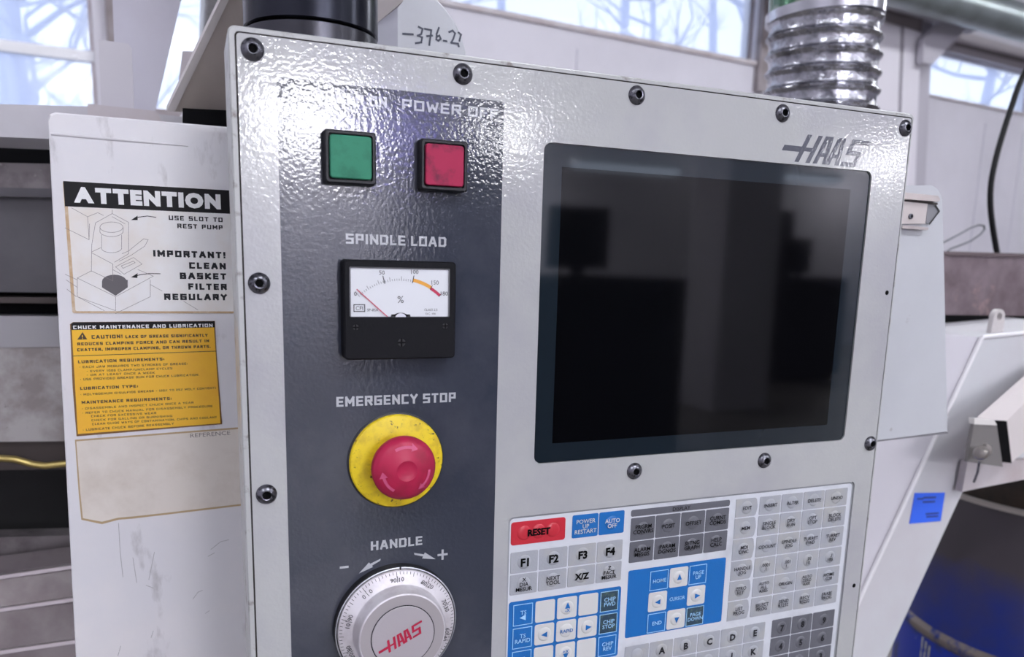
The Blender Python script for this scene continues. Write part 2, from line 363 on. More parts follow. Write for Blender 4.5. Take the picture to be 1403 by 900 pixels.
def ang(v): return -43+ (v/50)*27.5 if v <= 100 else 12+(v-100)*(30/80)
for k in range(0, 26):
    v = k*4; aa = ang(v); L = 3.6 if k in (0,) else (2.6 if k % 5 == 0 else 1.3); ticks.stroke([pol(R0, aa), pol(R0+L, aa)], .22, -10.75, False)
for v in (50, 100): ticks.stroke([pol(R0-.6, ang(v)), pol(R0+4.2, ang(v))], .5, -10.75, False)
ticks.stroke([pol(R0, ang(150)), pol(R0+3, ang(150))], .4, -10.75, False); ticks.stroke([pol(R0, ang(180)), pol(R0+2.6, ang(180))], .4, -10.75, False)
for t, v, r in (('0', -2, 39.0), ('50', 50, 42.2), ('100', 100, 42.4), ('150', 152, 41.4), ('180', 185, 39.8)):
    x, z = pol(r, ang(v)); ticks.text(t, x, z, 2.5, y=-10.75, bold=.0)
ticks.text('%', 18.6, -22.6, 4.2, y=-10.75)
ticks.stroke([(-9.6, -29.9), (-3.2, -29.9), (-3.2, -25.9), (-9.6, -25.9), (-9.6, -29.9)], .5, -10.75); ticks.text('CFI', -6.4, -27.9, 2.3, y=-10.75)
ticks.text('SP-85A', 1.6, -29.0, 1.6, y=-10.75); ticks.text('CLASS 2.5', 37.6, -28.8, 1.4, y=-10.75); ticks.text('D.C. 10V', 37.6, -31.2, 1.2, y=-10.75)
ticks.build('scale_marks', M_ink, met, smooth=False)
def arc_band(r0, r1, a0, a1, y, n=10):
    m = MB(); p = [pol(r0, a0+(a1-a0)*i/n) for i in range(n+1)]+[pol(r1, a1-(a1-a0)*i/n) for i in range(n+1)]
    for i in range(n): m.poly([pol(r0, a0+(a1-a0)*i/n), pol(r0, a0+(a1-a0)*(i+1)/n), pol(r1, a0+(a1-a0)*(i+1)/n), pol(r1, a0+(a1-a0)*i/n)], y)
    return m
arc_band(R0+.3, R0+2.4, ang(101), ang(150), -10.72).build('amber_band', M_orange, met, smooth=False)
arc_band(R0+.0, R0+1.8, ang(150), ang(180), -10.72).build('red_band', M_redink, met, smooth=False)
MB().stroke([(-8.0, -16.8), (10.4, -33.0)], .55, -11.3, False).build('needle', M_redink, met, smooth=False)
MB().lathe([(7.6, 0), (7.6, .3), (5.6, .3)], (18.6, -10.9, -38.2), seg=40, cap0=False).build('pivot_cover', M_black, met)
MB().prism([(x, z) for x, z in ((12.5, -33.1), (24.8, -33.1), (24.3, -31.6), (13.0, -31.6))], -11.2, -10.7).build('pivot_bracket', M_black, met)
MB().prism(circ(18.6, -34.4, 3.6, 20)[:11], -11.4, -11.2).build('pivot_disc', M_alu2, met)
def cross_screw(x, z, s=2.0):
    o = MB().lathe([(s, .0), (s*.9, .35), (s*.3, .4)], (x, -12, z), seg=20).build('cross_screw', M_black, met, label='black cross-head screw')
    return MB().stroke([(x-s*.8, z), (x+s*.8, z)], s*.42, -12.45).stroke([(x, z-s*.8), (x, z+s*.8)], s*.42, -12.45)
for x, z in ((-9.0, -39.2), (46.4, -38.6), (18.8, -48.6)): cross_screw(x, z, 2.4 if x == 18.8 else 1.7).build('screw_cross', M_darkgap, met, smooth=False)
# ---- emergency stop
ES = (18.4, 0, -125.2)
g = MB().lathe([(30.2, 0), (30.2, 2.6), (29.4, 3.6), (23, 5.2), (17, 6.0), (12, 6.0)], ES, seg=64).build('emergency_stop_guard', M_yellow, T, origin=ES, label='worn yellow collar of the emergency stop')
MB().lathe([(31.2, .0), (31.2, .9), (30.3, 1.2)], ES, seg=64).build('seating_ring', M_black, g)
MB().lathe([(13, 5), (13, 12), (14, 14), (18.2, 15.4), (19.9, 17.6), (20.1, 20.4), (19.3, 22.8), (16.6, 25.2), (12, 27.2), (7.4, 28.4), (6.4, 28.6), (5.6, 28.1), (3, 27.6), (0.01, 27.5)], ES, seg=64).build('mushroom_cap', M_mush, g, label='crimson mushroom cap')
def dome_h(r):
    P = [(20.1, 20.4), (19.3, 22.8), (16.6, 25.2), (12, 27.2), (7.4, 28.4)]
    for (r0, h0), (r1, h1) in zip(P, P[1:]):
        if r1 <= r <= r0: return h0+(h1-h0)*(r0-r)/(r0-r1)
    return 28
for a0 in (-28, 92, 212):      # three turning arrows, clockwise
    m = MB(); n = 10; a1 = a0+56
    def q(r, a, u=.35): t = math.radians(a); return (ES[0]+r*math.sin(t), -(dome_h(r)+u), ES[2]+r*math.cos(t))
    aa = [a0+(44)*i/n for i in range(n+1)]
    m.loft([[q(13.6, a), q(15.3, a), q(15.3, a, -.3), q(13.6, a, -.3)] for a in aa])
    m.loft([[q(12.2, a0+42), q(17.0, a0+42), q(17.0, a0+42, -.3), q(12.2, a0+42, -.3)], [q(14.3, a1), q(14.9, a1), q(14.9, a1, -.3), q(14.3, a1, -.3)]])
    m.build('turn_arrow', M_pink, g)
# ---- jog handwheel
HW = Vector((17.6, 0, -235.4))
h = MB().lathe([(40.6, 0), (40.6, 5.6), (39.9, 6.4), (39.2, 6.4), (39.0, 5.4)], HW, seg=96).build('handwheel_base', M_black, T, origin=tuple(HW), label='black ring behind the round jog dial')
MB().lathe([(40.0, 6.2), (40.4, 6.9), (39.7, 7.2), (39.5, 6.4)], HW, seg=96, cap0=False, cap1=False).build('silver_ring', M_alu2, h)
MB().lathe([(38.9, 5), (38.9, 7.4), (38.3, 8.2), (31.5, 10.8), (30.2, 11.4), (29.6, 12.4), (29.2, 19.0), (28.2, 21.6), (27.6, 22.0), (20.6, 22.0)], HW, seg=96).build('dial_wheel', M_alu, h, label='brushed aluminium dial wheel')
MB().lathe([(27.4, 21.95), (27.3, 22.1), (20.6, 22.1)], HW, seg=64, cap0=False).build('knob_face', mat('grey_knob_face', (176, 170, 174), .4, .4), h)
MB().lathe([(20.9, 22.0), (20.9, 22.2), (20.2, 22.25)], HW, seg=64).build('groove', M_ink, h)
MB().lathe([(20.3, 22.0), (20.3, 22.5), (20.0, 22.7), (.01, 22.7)], HW, seg=64).build('cap_disc', M_disc, h)
logo(MB(), HW.x-9.5, HW.z-9.6, 25, 8.2, -23.0, rot=math.radians(25), shear=.30).build('maker_mark', mat('crimson_mark', (176, 20, 62), .4), h, smooth=False)
tk = MB(); 
def cone(r): return -(8.2+(38.3-r)*(2.6/6.8)) -.16
for k in range(100):
    a = math.radians(k*3.6-1.5); L = 3.4 if k % 10 == 0 else (2.6 if k % 5 == 0 else 1.7); r0, r1 = 38.1, 38.1-L
    n = Vector((math.cos(a), -math.sin(a)))*.17; d = Vector((math.sin(a), math.cos(a)))
    tk.add([(HW.x+d.x*r+n.x*s, cone(r), HW.z+d.y*r+n.y*s) for r, s in ((r0, 1), (r0, -1), (r1, -1), (r1, 1))], [(0, 1, 2, 3)])
for k in range(10):
    ad = k*36-1.5; a = math.radians(ad); r = 33.6
    nums = {0: ('90', '10'), 1: ('80', '20'), 2: ('70', '30'), 3: ('60', '40'), 4: ('50', '50'), 5: ('40', '60'), 6: ('30', '70'), 7: ('20', '80'), 8: ('10', '90'), 9: ('0', '0')}[k]
    for t, off in ((nums[0], -2.7), (nums[1], 2.7)):
        x = HW.x+math.sin(a)*r+math.cos(a)*off; z = HW.z+math.cos(a)*r-math.sin(a)*off
        tk.text(t, x, z, 2.9, maxw=4, y=cone(31.9)-.1, rot=-a, bold=.0)
    d = Vector((math.sin(a), math.cos(a))); n = Vector((math.cos(a), -math.sin(a)))*.15
    tk.add([(HW.x+d.x*r_+n.x*s, cone(31.9)-.05, HW.z+d.y*r_+n.y*s) for r_, s in ((36, 1), (36, -1), (31.6, -1), (31.6, 1))], [(0, 1, 2, 3)])
tk.build('scale_marks', M_ink, h, smooth=False)
MB().prism([(19.0, -194.6), (20.2, -194.6), (19.9, -196.6), (19.3, -196.6)], -7.6, -5).build('index_mark', M_black, h)
# ---- keypad
ky = MB().prism(rrect(97.6, 409.9, -344.6, -171.9, 4, 8), 1.4, 2.0).build('keypad_film', M_membrane, T, label='white film keypad with grey, blue and red keys')
MB().loft([[(x, 1.38, z) for x, z in rrect(97.8, 409.7, -344.4, -172.1, 3.9, 8)], [(x, 1.32, z) for x, z in rrect(98.9, 408.6, -343.4, -173.2, 3.2, 8)]], False, False).build('film_border', mat('film_grey_border', (150, 153, 158), .4), T, smooth=False)
YK = 1.4
key_cache = {}
def key(x0, x1, z0, z1, m, lines, lm, shape='r', r=1.0, th=None, tcol=None, outline=None, dome=True, name='key', corners=None):
    cx, cz = (x0+x1)/2, (z0+z1)/2; b = MB()
    if shape == 'p':
        hgt = z1-z0; poly = [(x0, z0), (x1-2.6, z0), (x1-1.2, z0+1.2), (x1, cz-1), (x1, cz+1), (x1-1.2, z1-1.2), (x1-2.6, z1), (x0, z1)]
        b.prism(poly, YK-.35, YK)
    else: b.tile(x0, x1, z0, z1, r, YK, YK-.38, .12)
    if dome:
        for dx in ([0] if dome is True else dome):
            b.lathe([(5.4, .3), (5.2, .5), (3.6, .95), (.01, 1.15)], (cx+dx, YK, cz), seg=20, cap0=False, cap1=False)
    o = b.build(name, m, T, origin=(cx, YK, cz))
    if outline:
        w_ = .55; q = [(x0+.4, z0+.4), (x1-.4, z0+.4), (x1-.4, z1-.4), (x0+.4, z1-.4), (x0+.4, z0+.4)]
        MB().stroke(q, w_, YK-.5).build('key_outline', outline, o, smooth=False)
    if lines:
        t = MB(); n = len(lines); th = th or (3.3 if n == 1 else (2.75 if n == 2 else 2.45)); pitch = th*1.22
        for i, s_ in enumerate(lines):
            zc = cz+(n-1)*pitch/2-i*pitch
            if s_ in '^v<>' and s_:
                R_ = 3.0; A_ = {'^': 90, 'v': 270, '<': 180, '>': 0}[s_]
                t.poly([(cx+R_*math.cos(math.radians(A_+d))*(1 if abs(d) < 1 else .95), zc+R_*math.sin(math.radians(A_+d))*(1 if abs(d) < 1 else .95)) for d in (0, 130, 230)], YK-1.35)
            elif s_: t.text(s_, cx, zc, th, y=YK-1.33, bold=.045 if th > 4 else .012, maxw=(x1-x0)*.86)
        t.build('key_lettering', lm, o, smooth=False)
    return o
BK, WH, PB = M_ink, M_cream, M_ltblue
# left group
key(99.9, 141.7, -192.7, -175.9, M_rkey, ['RESET'], M_socket, r=2, th=4.6, dome=[-11, 0, 11]).__setitem__('label', 'wide red key')
key(147.2, 168.1, -192.7, -175.5, M_bkey, ['POWER', 'UP', 'RESTART'], WH, r=1.2, th=3.1, dome=False); key(168.9, 189.8, -192.7, -175.5, M_bkey, ['AUTO', 'OFF'], WH, r=1.2, th=3.1)
XF = [99.7, 121.6, 144.8, 168.0, 190.2]
for i, s_ in enumerate(['F1', 'F2', 'F3', 'F4']): key(XF[i]+.4, XF[i+1]-.6, -213.6, -197.9, M_key, [s_], M_socket, th=5.6)
for i, s_ in enumerate([['X', 'DIA', 'MESUR'], ['NEXT', 'TOOL'], ['X/Z'], ['Z', 'FACE', 'MESUR']]): key(XF[i]+.4, XF[i+1]-.6, -229.7, -214.5, M_key, s_, M_socket, th=(4.6 if i == 2 else 2.9 if i == 1 else 2.9))
MB().prism(rrect(99.8, 190.5, -291, -234.8, 2), YK-.06, YK).build('jog_key_field', M_bkey, T, label='blue field under the jog keys')
XJ = [(103, 118.4), (120.4, 135.9), (137.7, 153.7), (155.2, 171.2), (172.9, 188.4)]; ZJ = [(-254, -236.6), (-271.6, -254.6), (-289.6, -272.4)]
jog = [[['TS', '<'], [], ['^', '-X'], [], ['CHIP', 'FWD']], [['TS', 'RAPID'], ['<'], ['RAPID'], ['>'], ['CHIP', 'STOP']], [['TS', '>'], [], ['+X', 'v'], [], ['CHIP', 'REV']]]
for r_, row in enumerate(jog):
    for c_, ln in enumerate(row):
        side = c_ in (0, 4); m = M_bkey if side and not (c_ == 4 and r_ < 2) else (M_dbkey if side else M_cream)
        key(XJ[c_][0], XJ[c_][1], ZJ[r_][0]+.5, ZJ[r_][1]-.5, m, ln, (PB if side else M_bkey), r=1.6, th=(3.1 if side else 2.7), outline=PB if side else None, dome=bool(ln) and not side)
# display group
MB().prism(rrect(195.4, 284.2, -181.4, -176.2, 1.5), YK-.1, YK).build('display_key_header', M_dkey, T)
MB().text('DISPLAY', 239.5, -178.9, 3.0, y=YK-.3, bold=.01).build('lettering', BK, T, smooth=False)
XD = [195.4, 217, 239.5, 262, 284.4]
for i, s_ in enumerate([['PRGRM', 'CONVRS'], ['POSIT'], ['OFFSET'], ['CURNT', 'COMDS']]): key(XD[i]+.35, XD[i+1]-.45, -200.2, -182.5, M_dkey, s_, M_socket, th=3.1)
for i, s_ in enumerate([['ALARM', 'MESGS'], ['PARAM', 'DGNOS'], ['SETNG', 'GRAPH'], ['HELP', 'CALC']]): key(XD[i]+.35, XD[i+1]-.45, -217.5, -201.0, M_dkey, s_, M_socket, th=3.1)
MB().prism(rrect(196, 284.8, -278, -223.6, 1.6), YK-.06, YK).build('cursor_key_field', M_bkey, T, label='blue field under the cursor keys')
XC = [(215, 231.5), (232.8, 249.5), (250.3, 266.8)]; ZC = [(-242.8, -226), (-260.1, -243.6), (-277.4, -260.7)]
cur = [[['HOME'], ['^'], ['PAGE', 'UP']], [['<'], ['CURSOR'], ['>']], [['END'], ['v'], ['PAGE', 'DOWN']]]
for r_, row in enumerate(cur):
    for c_, ln in enumerate(row):
        cn = (r_ != 1 and c_ != 1); mid_ = r_ == 1 and c_ == 1
        if mid_: MB().text('CURSOR', 241.1, -251.8, 2.9, y=YK-.3, maxw=14, bold=.01).build('lettering', PB, T, smooth=False); continue
        key(XC[c_][0], XC[c_][1], ZC[r_][0]+.4, ZC[r_][1]-.4, (M_dbkey if (r_ == 2 and c_ == 2) else M_bkey) if cn else M_cream, ln, PB if cn else M_bkey, r=1.6, th=3.0, outline=PB if cn else None, dome=not cn)
# mode and edit block
XR = [312.8, 334.7, 357.2, 379.8, 404.6]; XP = (290.2, 311.2); ZR = [-176.2, -192.1, -209.6, -227.8, -244.9, -262.0, -279.4]
mode = [['EDIT'], ['MEM'], ['MDI', 'DNC'], ['HANDLE', 'JOG'], ['ZERO', 'RET'], ['LIST', 'PROG']]
blk = [[['INSERT'], ['ALTER'], ['DELETE'], ['UNDO']], [['SINGLE', 'BLOCK'], ['DRY', 'RUN'], ['OPT', 'STOP'], ['BLOCK', 'DELETE']],
       [['COOLNT'], ['SPINDLE', 'JOG'], ['TURRET', 'FWD'], ['TURRET', 'REV']], [['.0001', '.1'], ['.001', '1.'], ['.01', '10.'], ['.1', '100.']],
       [['AUTO', 'ALL', 'AXES'], ['ORIGIN'], ['AUTO', 'ZERO', 'AXIS'], ['HOME', 'G28']], [['SELECT', 'PROG'], ['SEND', 'RS232'], ['RECV', 'RS232'], ['ERASE', 'PROG']]]
for r_ in range(6):
    key(XP[0], XP[1], ZR[r_+1]+.5, ZR[r_]-.5, M_key, mode[r_], BK, shape='p', th=2.9)
    for c_ in range(4): key(XR[c_]+.4, XR[c_+1]-.5, ZR[r_+1]+.45, ZR[r_]-.45, M_key, blk[r_][c_], BK, th=2.9 if len(blk[r_][c_]) < 3 else 2.6)
# letters and numbers
XL = [196.2, 218.5, 240.5, 263, 285.2, 308.2, 330.2]; ZL = [-284.8, -301.2, -317.9, -334.6]
for r_, row in enumerate([['', 'A', 'B', 'C', 'D', 'E'], ['F', 'G', 'H', 'I', 'J', 'K'], ['L', 'M', 'N', 'O', 'P', 'Q']]):
    for c_, s_ in enumerate(row): key(XL[c_]+.4, XL[c_+1]-.5, ZL[r_+1]+.4, ZL[r_]-.4, M_key, [s_] if s_ else [], BK, th=5.2)
XN = [336.5, 357.6, 379.9, 404.6]
for r_, row in enumerate(['789', '456', '123']):
    for c_, s_ in enumerate(row): key(XN[c_]+.4, XN[c_+1]-.5, ZL[r_+1]+.4, ZL[r_]-.4, M_dkey, [s_], BK, th=5.0)
# ================================================================== helpers for the surroundings
def pz(u, v, Y): p = pix(u, v, Y); return (p.x, p.z)
def pl(pts, Y): return [pz(u, v, Y) for u, v in pts]
M_wall = mat('white_cladding', (206, 203, 212), .6, vary=(1.2, (196, 193, 202), .4, .7))
M_ceil = mat('pale_ceiling', (190, 190, 196), .8)
M_floor = mat('grey_workshop_floor', (120, 116, 112), .45, vary=(2, (96, 92, 90), .4, .7))
M_trimb = mat('stained_sill', (178, 166, 168), .6, vary=(5, (196, 190, 194), .4, .65))
M_taupe = mat('taupe_frame', (128, 118, 120), .6, vary=(6, (150, 142, 146), .4, .7))
M_lilac = mat('pale_lilac_sheet', (192, 190, 202), .5, vary=(6, (182, 178, 190), .4, .7))
M_steelw = mat('worn_machine_steel', (118, 112, 114), .42, .5, vary=(18, (84, 78, 80), .42, .62), spots=(60, (160, 154, 156), .64, .72))
M_cast = mat('grimy_light_casting', (158, 154, 154), .55, .2, vary=(22, (128, 120, 120), .42, .62), spots=(80, (70, 62, 62), .66, .74))
M_graym = mat('mid_grey_machine_panel', (84, 82, 88), .5, vary=(9, (72, 69, 75), .4, .7))
M_brass = mat('brass_pipe_metal', (196, 176, 112), .28, 1)
M_slat = mat('way_cover_steel', (120, 112, 114), .36, .6, vary=(14, (94, 84, 87), .4, .66))
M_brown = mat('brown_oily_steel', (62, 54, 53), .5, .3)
# ================================================================== workshop shell
ang_w = math.radians(6.3); WU = Vector((math.cos(ang_w), math.sin(ang_w), 0)); WN = Vector((math.sin(ang_w), -math.cos(ang_w), 0)); W0 = Vector((1607, 5000, 0))
XL_, XR_, YF = -4200, 14500, -12000; ZF, ZCE = -CZ, 3400
def wp(u, v, off=0):
    "pixel to (s, z) on the back wall's plane, off mm in front of it"
    d = FW + (u-701.5)/FOC*RT - (v-555)/FOC*UP; P0 = W0+WN*off
    p = POS + d*((P0-POS).dot(WN)/d.dot(WN)); return ((p-W0).dot(WU), p.z)
def wpt(s, z, off): p = W0+WU*s+WN*off; return (p.x, p.y, z)
def wslab(mb, sz, o0, o1):
    return mb.loft([[wpt(s, z, o1) for s, z in sz], [wpt(s, z, o0) for s, z in sz]])
sL = (XL_-W0.x)/WU.x; sR = (XR_-W0.x)/WU.x
zs = 1745; zt = 2650                      # sill and head of the high windows
wins = []
def win_rect(s0, s1, z0, z1): wins.append((s0, s1, z0, z1))
s_a = wp(131, 100)[0]; win_rect(-3300, s_a, wp(60, 146)[1]-60, zt)             # far left
s_b0 = wp(206, 150)[0]; s_b1 = wp(330, 100)[0]; win_rect(s_b0, s_b1, wp(230, 152)[1], zt)
s_c0 = wp(560, 30)[0]; s_c1 = wp(1036, 60)[0]; win_rect(s_c0, s_c1, wp(820, 42)[1], zt)
s_d0 = wp(1262, 130)[0]; s_d1 = s_d0+1900; zd0 = wp(1340, 143)[1]; win_rect(s_d0, s_d1, zd0, wp(1340, 80)[1])
win_rect(s_d1+600, s_d1+3000, zd0, zt)
mb = MB(); tri_o = [(sL, ZF), (sR, ZF), (sR, ZCE), (sL, ZCE)]
hol = [[(a, c), (b, c), (b, d), (a, d)] for a, b, c, d in wins]
polys = [[Vector((x, z, 0)) for x, z in q] for q in [tri_o]+hol]; tri = tessellate_polygon(polys); flat = [p for q in polys for p in q]
mb.add([wpt(p.x, p.y, 0) for p in flat], [tuple(t) for t in tri]); mb.add([wpt(p.x, p.y, -180) for p in flat], [tuple(t) for t in tri])
for q in polys: mb.loft([[wpt(p.x, p.y, 0) for p in q], [wpt(p.x, p.y, -180) for p in q]], False, False)
wall = struct(mb, 'wall_back', M_wall, smooth=False)
m = bpy.data.materials.new('milky_pane'); m.use_nodes = True; nt = m.node_tree; nt.nodes.clear()
tr = nt.nodes.new('ShaderNodeBsdfTransparent'); tl = nt.nodes.new('ShaderNodeBsdfTranslucent'); gl = nt.nodes.new('ShaderNodeBsdfGlossy'); gl.inputs['Roughness'].default_value = .1
tl.inputs[0].default_value = lin((225, 232, 250)); mx = nt.nodes.new('ShaderNodeMixShader'); mx.inputs[0].default_value = .38; mx2 = nt.nodes.new('ShaderNodeMixShader'); mx2.inputs[0].default_value = .04
o_ = nt.nodes.new('ShaderNodeOutputMaterial'); nt.links.new(tr.outputs[0], mx.inputs[1]); nt.links.new(tl.outputs[0], mx.inputs[2]); nt.links.new(mx.outputs[0], mx2.inputs[1]); nt.links.new(gl.outputs[0], mx2.inputs[2]); nt.links.new(mx2.outputs[0], o_.inputs[0])
M_pane = m
for i, (a, b, c, d) in enumerate(wins):
    f = MB()
    for q in ([(a, c), (b, c), (b, c+18), (a, c+18)], [(a, d-18), (b, d-18), (b, d), (a, d)], [(a, c), (a+18, c), (a+18, d), (a, d)], [(b-18, c), (b, c), (b, d), (b-18, d)]): wslab(f, q, -60, -110)
    fo = struct(f, 'window_%d' % (i+1), M_taupe if i == 2 else M_trimb, smooth=False)
    wslab(MB(), [(a+10, c+10), (b-10, c+10), (b-10, d-10), (a+10, d-10)], -80, -86).build('pane', M_pane, fo, smooth=False)
    if i in (0,):
        bar = MB(); zb = wp(60, 66)[1]; wslab(bar, [(a, zb-28), (b, zb-28), (b, zb+28), (a, zb+28)], -50, -112); bar.build('crossbar', mat('bright_bar', (236, 236, 240), .5), fo, smooth=False)
# sill strips and posts of the wall
for n, (a, b, c, d) in enumerate(wins[2:4]):
    hh = (34, 20)[n]; struct(wslab(MB(), [(a-60, c-hh), (b+60, c-hh), (b+60, c), (a-60, c)], 24, .03), 'trim_%d' % (n+1), M_trimb, smooth=False)
jx = s_c1; struct(wslab(MB(), [(jx, 1500), (jx+105, 1500), (jx+105, ZCE), (jx, ZCE)], 60, .03), 'trim_3', M_taupe, smooth=False)
jx2 = wp(150, 30)[0]; jx3 = wp(171, 30)[0]
struct(wslab(MB(), [(jx2-18, 500), (jx2+22, 500), (jx2+22, ZCE), (jx2-18, ZCE)], 50, .03), 'trim_4', M_taupe, smooth=False)
struct(wslab(MB(), [(jx3-12, 500), (jx3+14, 500), (jx3+14, ZCE), (jx3-12, ZCE)], 50, .03), 'trim_5', M_taupe, smooth=False)
for s0_ in (wp(790, 90)[0], wp(1080, 100)[0], wp(1340, 250)[0], wp(1300, 250)[0]+1200): # seams of the cladding
    struct(wslab(MB(), [(s0_-5, ZF), (s0_+5, ZF), (s0_+5, zs-160), (s0_-5, zs-160)], 6, 0), 'trim_%d' % (6+int(abs(s0_)) % 7), M_lilac, smooth=False)
struct(MB().box(XL_-200, XR_+200, YF-200, 22000, ZF-100, ZF), 'floor', M_floor, smooth=False)
struct(MB().box(XL_-200, XR_+200, YF-200, 6700, ZCE, ZCE+120), 'ceiling', M_ceil, smooth=False)
struct(MB().box(XL_-150, XL_, YF, 4500, ZF, ZCE), 'wall_left', M_wall, smooth=False)
struct(MB().box(XR_, XR_+150, YF, 6500, ZF, ZCE), 'wall_right', M_wall, smooth=False)
# wall behind the camera, with one lit panel that shows as a violet patch in the paint
struct(MB().box(XL_, XR_, YF-150, YF, ZF, ZCE), 'wall_front', M_wall, smooth=False)
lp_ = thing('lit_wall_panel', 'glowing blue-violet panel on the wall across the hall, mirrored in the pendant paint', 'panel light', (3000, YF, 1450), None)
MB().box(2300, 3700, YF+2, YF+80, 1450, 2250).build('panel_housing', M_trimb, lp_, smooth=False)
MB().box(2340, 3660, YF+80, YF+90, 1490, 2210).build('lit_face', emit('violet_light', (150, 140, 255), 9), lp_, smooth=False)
# post near the pendant's mirror side and the machines across the hall (seen only in the dark screen)
struct(MB().box(5000, 5700, -6900, -6300, ZF, ZCE), 'trim_20', M_wall, smooth=False)
M_dm = mat('dark_teal_machine', (40, 46, 50), .5); M_dm2 = mat('dark_grey_machine', (52, 52, 56), .5)
def mill(x, y, w_, d_, h_, label, m):
    t = thing('machine_tool', label, 'machine', (x, y, ZF), 'machines across the hall')
    MB().tile(x-w_/2, x+w_/2, ZF+80, ZF+h_*.62, 30, y+d_/2, y-d_/2, 20).build('enclosure', m, t); MB().box(x-w_*.45, x+w_*.45, y-d_*.45, y+d_*.45, ZF, ZF+80).build('base', M_dm2, t)
    MB().box(x-w_*.42, x-w_*.05, y-d_*.3, y+d_*.3, ZF+h_*.62, ZF+h_).build('column', M_dm2, t)
    MB().tile(x+w_*.1, x+w_*.36, ZF+h_*.64, ZF+h_*.85, 12, y+40, y-40, 8).build('operator_box', M_dm, t); MB().box(x+w_*.2, x+w_*.26, y-20, y+20, ZF+h_*.5, ZF+h_*.66).build('operator_stand', M_dm2, t)
mill(2300, -5200, 2000, 1500, 2300, 'large dark teal machine tool behind the camera, left of the white post', M_dm)
mill(7600, -8500, 1500, 1100, 2300, 'smaller dark machine tool behind the camera, right of the white post', M_dm2)
# ---- fluorescent luminaires
M_lamp = emit('tube_light', (220, 232, 255), LAMP); M_lamp2 = emit('fill_tube_light', (247, 250, 255), CEIL_FILL); M_fix = mat('luminaire_white', (225, 225, 228), .5)
def lamp(x, y, z, L, wd, lab, rotz=False, m=None):
    t = thing('fluorescent_light', lab, 'ceiling light', (x, y, z), 'fluorescent lights')
    a, b = (wd, L) if rotz else (L, wd)
    MB().box(x-a/2, x+a/2, y-b/2, y+b/2, z+30, z+90).build('light_housing', M_fix, t, smooth=False)
    MB().box(x-a/2+15, x+a/2-15, y-b/2+15, y+b/2-15, z-60, z+29).build('diffuser', m or M_lamp, t, smooth=False)
    for s_ in (-.35, .35):
        px, py = (x, y+s_*L) if rotz else (x+s_*L, y)
        MB().box(px-6, px+6, py-6, py+6, z+90, ZCE).build('hanger', M_fix, t, smooth=False)
M_lamp3 = emit('tube_light_bright', (250, 250, 255), 100)
for x, L, z, mm, wd_, lb in ((1500, 1500, 1560, M_lamp3, 500, 'hanging twin-tube light left of the high window across the hall'), (1500, 1500, 2150, M_lamp3, 500, 'hanging twin-tube light above its twin, left across the hall'),
      (4120, 800, 1350, M_lamp3, 400, 'short hanging light just right of the high window across the hall'), (4350, 900, 1900, M_lamp3, 400, 'short hanging light above another one, across the hall'),
      (6500, 1900, 1560, M_lamp, 300, 'long hanging light mirrored at the top left of the dark screen'), (10050, 1700, 1640, M_lamp, 300, 'long hanging light mirrored at the top right of the dark screen'),
      (9100, 300, 2400, M_lamp3, 300, 'small hanging light above the row across the hall'), (12050, 1200, 2050, M_lamp3, 400, 'hanging light at the far right across the hall')):
    lamp(x, -10500 if z in (1560, 1350) and mm is M_lamp3 else -11000, z, L, wd_, lb, m=mm)
for x, y in ((-2200, -3200), (1200, -2600), (4600, -3200), (900, -6400), (9000, -3500), (-2600, 1800), (1900, 2200), (5200, 2600), (9000, 3000), (3500, -9500), (8500, -9500)):  # unseen ceiling lights added for general illumination of the hall
    lamp(x, y, 3000, 1500, 420, 'high fluorescent light under the ceiling %s, %s' % ('behind the camera' if y < 0 else 'between pendant and back wall', {-2200: 'far left near row', 1200: 'nearest above the camera', 4600: 'right near row', 900: 'middle row left', 9000: 'far right of its row', -2600: 'far left of its row', 1900: 'left of centre', 5200: 'right of centre', 3500: 'far row left', 8500: 'far row right'}[x]), m=M_lamp2)
# ================================================================== bare trees outside
M_bark = mat('hazy_bark', (172, 182, 222), .9)  # pale haze and overexposure are put into the bark colour
def tree(x, y, h, seed, lab):
    rnd = random.Random(seed); t = thing('bare_tree', lab, 'tree', (x, y, ZF), 'bare trees outside the windows')
    tr_ = MB(); pts = [Vector((x, y, ZF))]
    for i in range(7): pts.append(pts[-1]+Vector((rnd.uniform(-120, 120), rnd.uniform(-120, 120), h/7)))
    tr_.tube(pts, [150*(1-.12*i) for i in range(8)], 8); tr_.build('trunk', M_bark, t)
    br = MB()
    def grow(p, d, L, r, lv):
        q = [p]; 
        for i in range(3):
            d = (d+Vector((rnd.uniform(-.3, .3), rnd.uniform(-.3, .3), rnd.uniform(-.12, .28)))).normalized(); q.append(q[-1]+d*L/3)
        br.tube(q, [r, r*.8, r*.6, r*.35], 4)
        if lv: 
            for k in range(4):
                b = q[1+k % 3]; dd = (d+Vector((rnd.uniform(-1, 1), rnd.uniform(-1, 1), rnd.uniform(-.5, .9)))).normalized(); grow(b, dd, L*rnd.uniform(.45, .7), r*.5, lv-1)
    for k in range(10):
        p = pts[2].lerp(pts[7], rnd.random()); a = rnd.uniform(0, 6.28); grow(p, Vector((math.cos(a), math.sin(a), rnd.uniform(.0, .7))).normalized(), rnd.uniform(1000, 1900), 40, 2)
    b = br.build('branches', M_bark, t, smooth=False); b['kind'] = 'stuff'
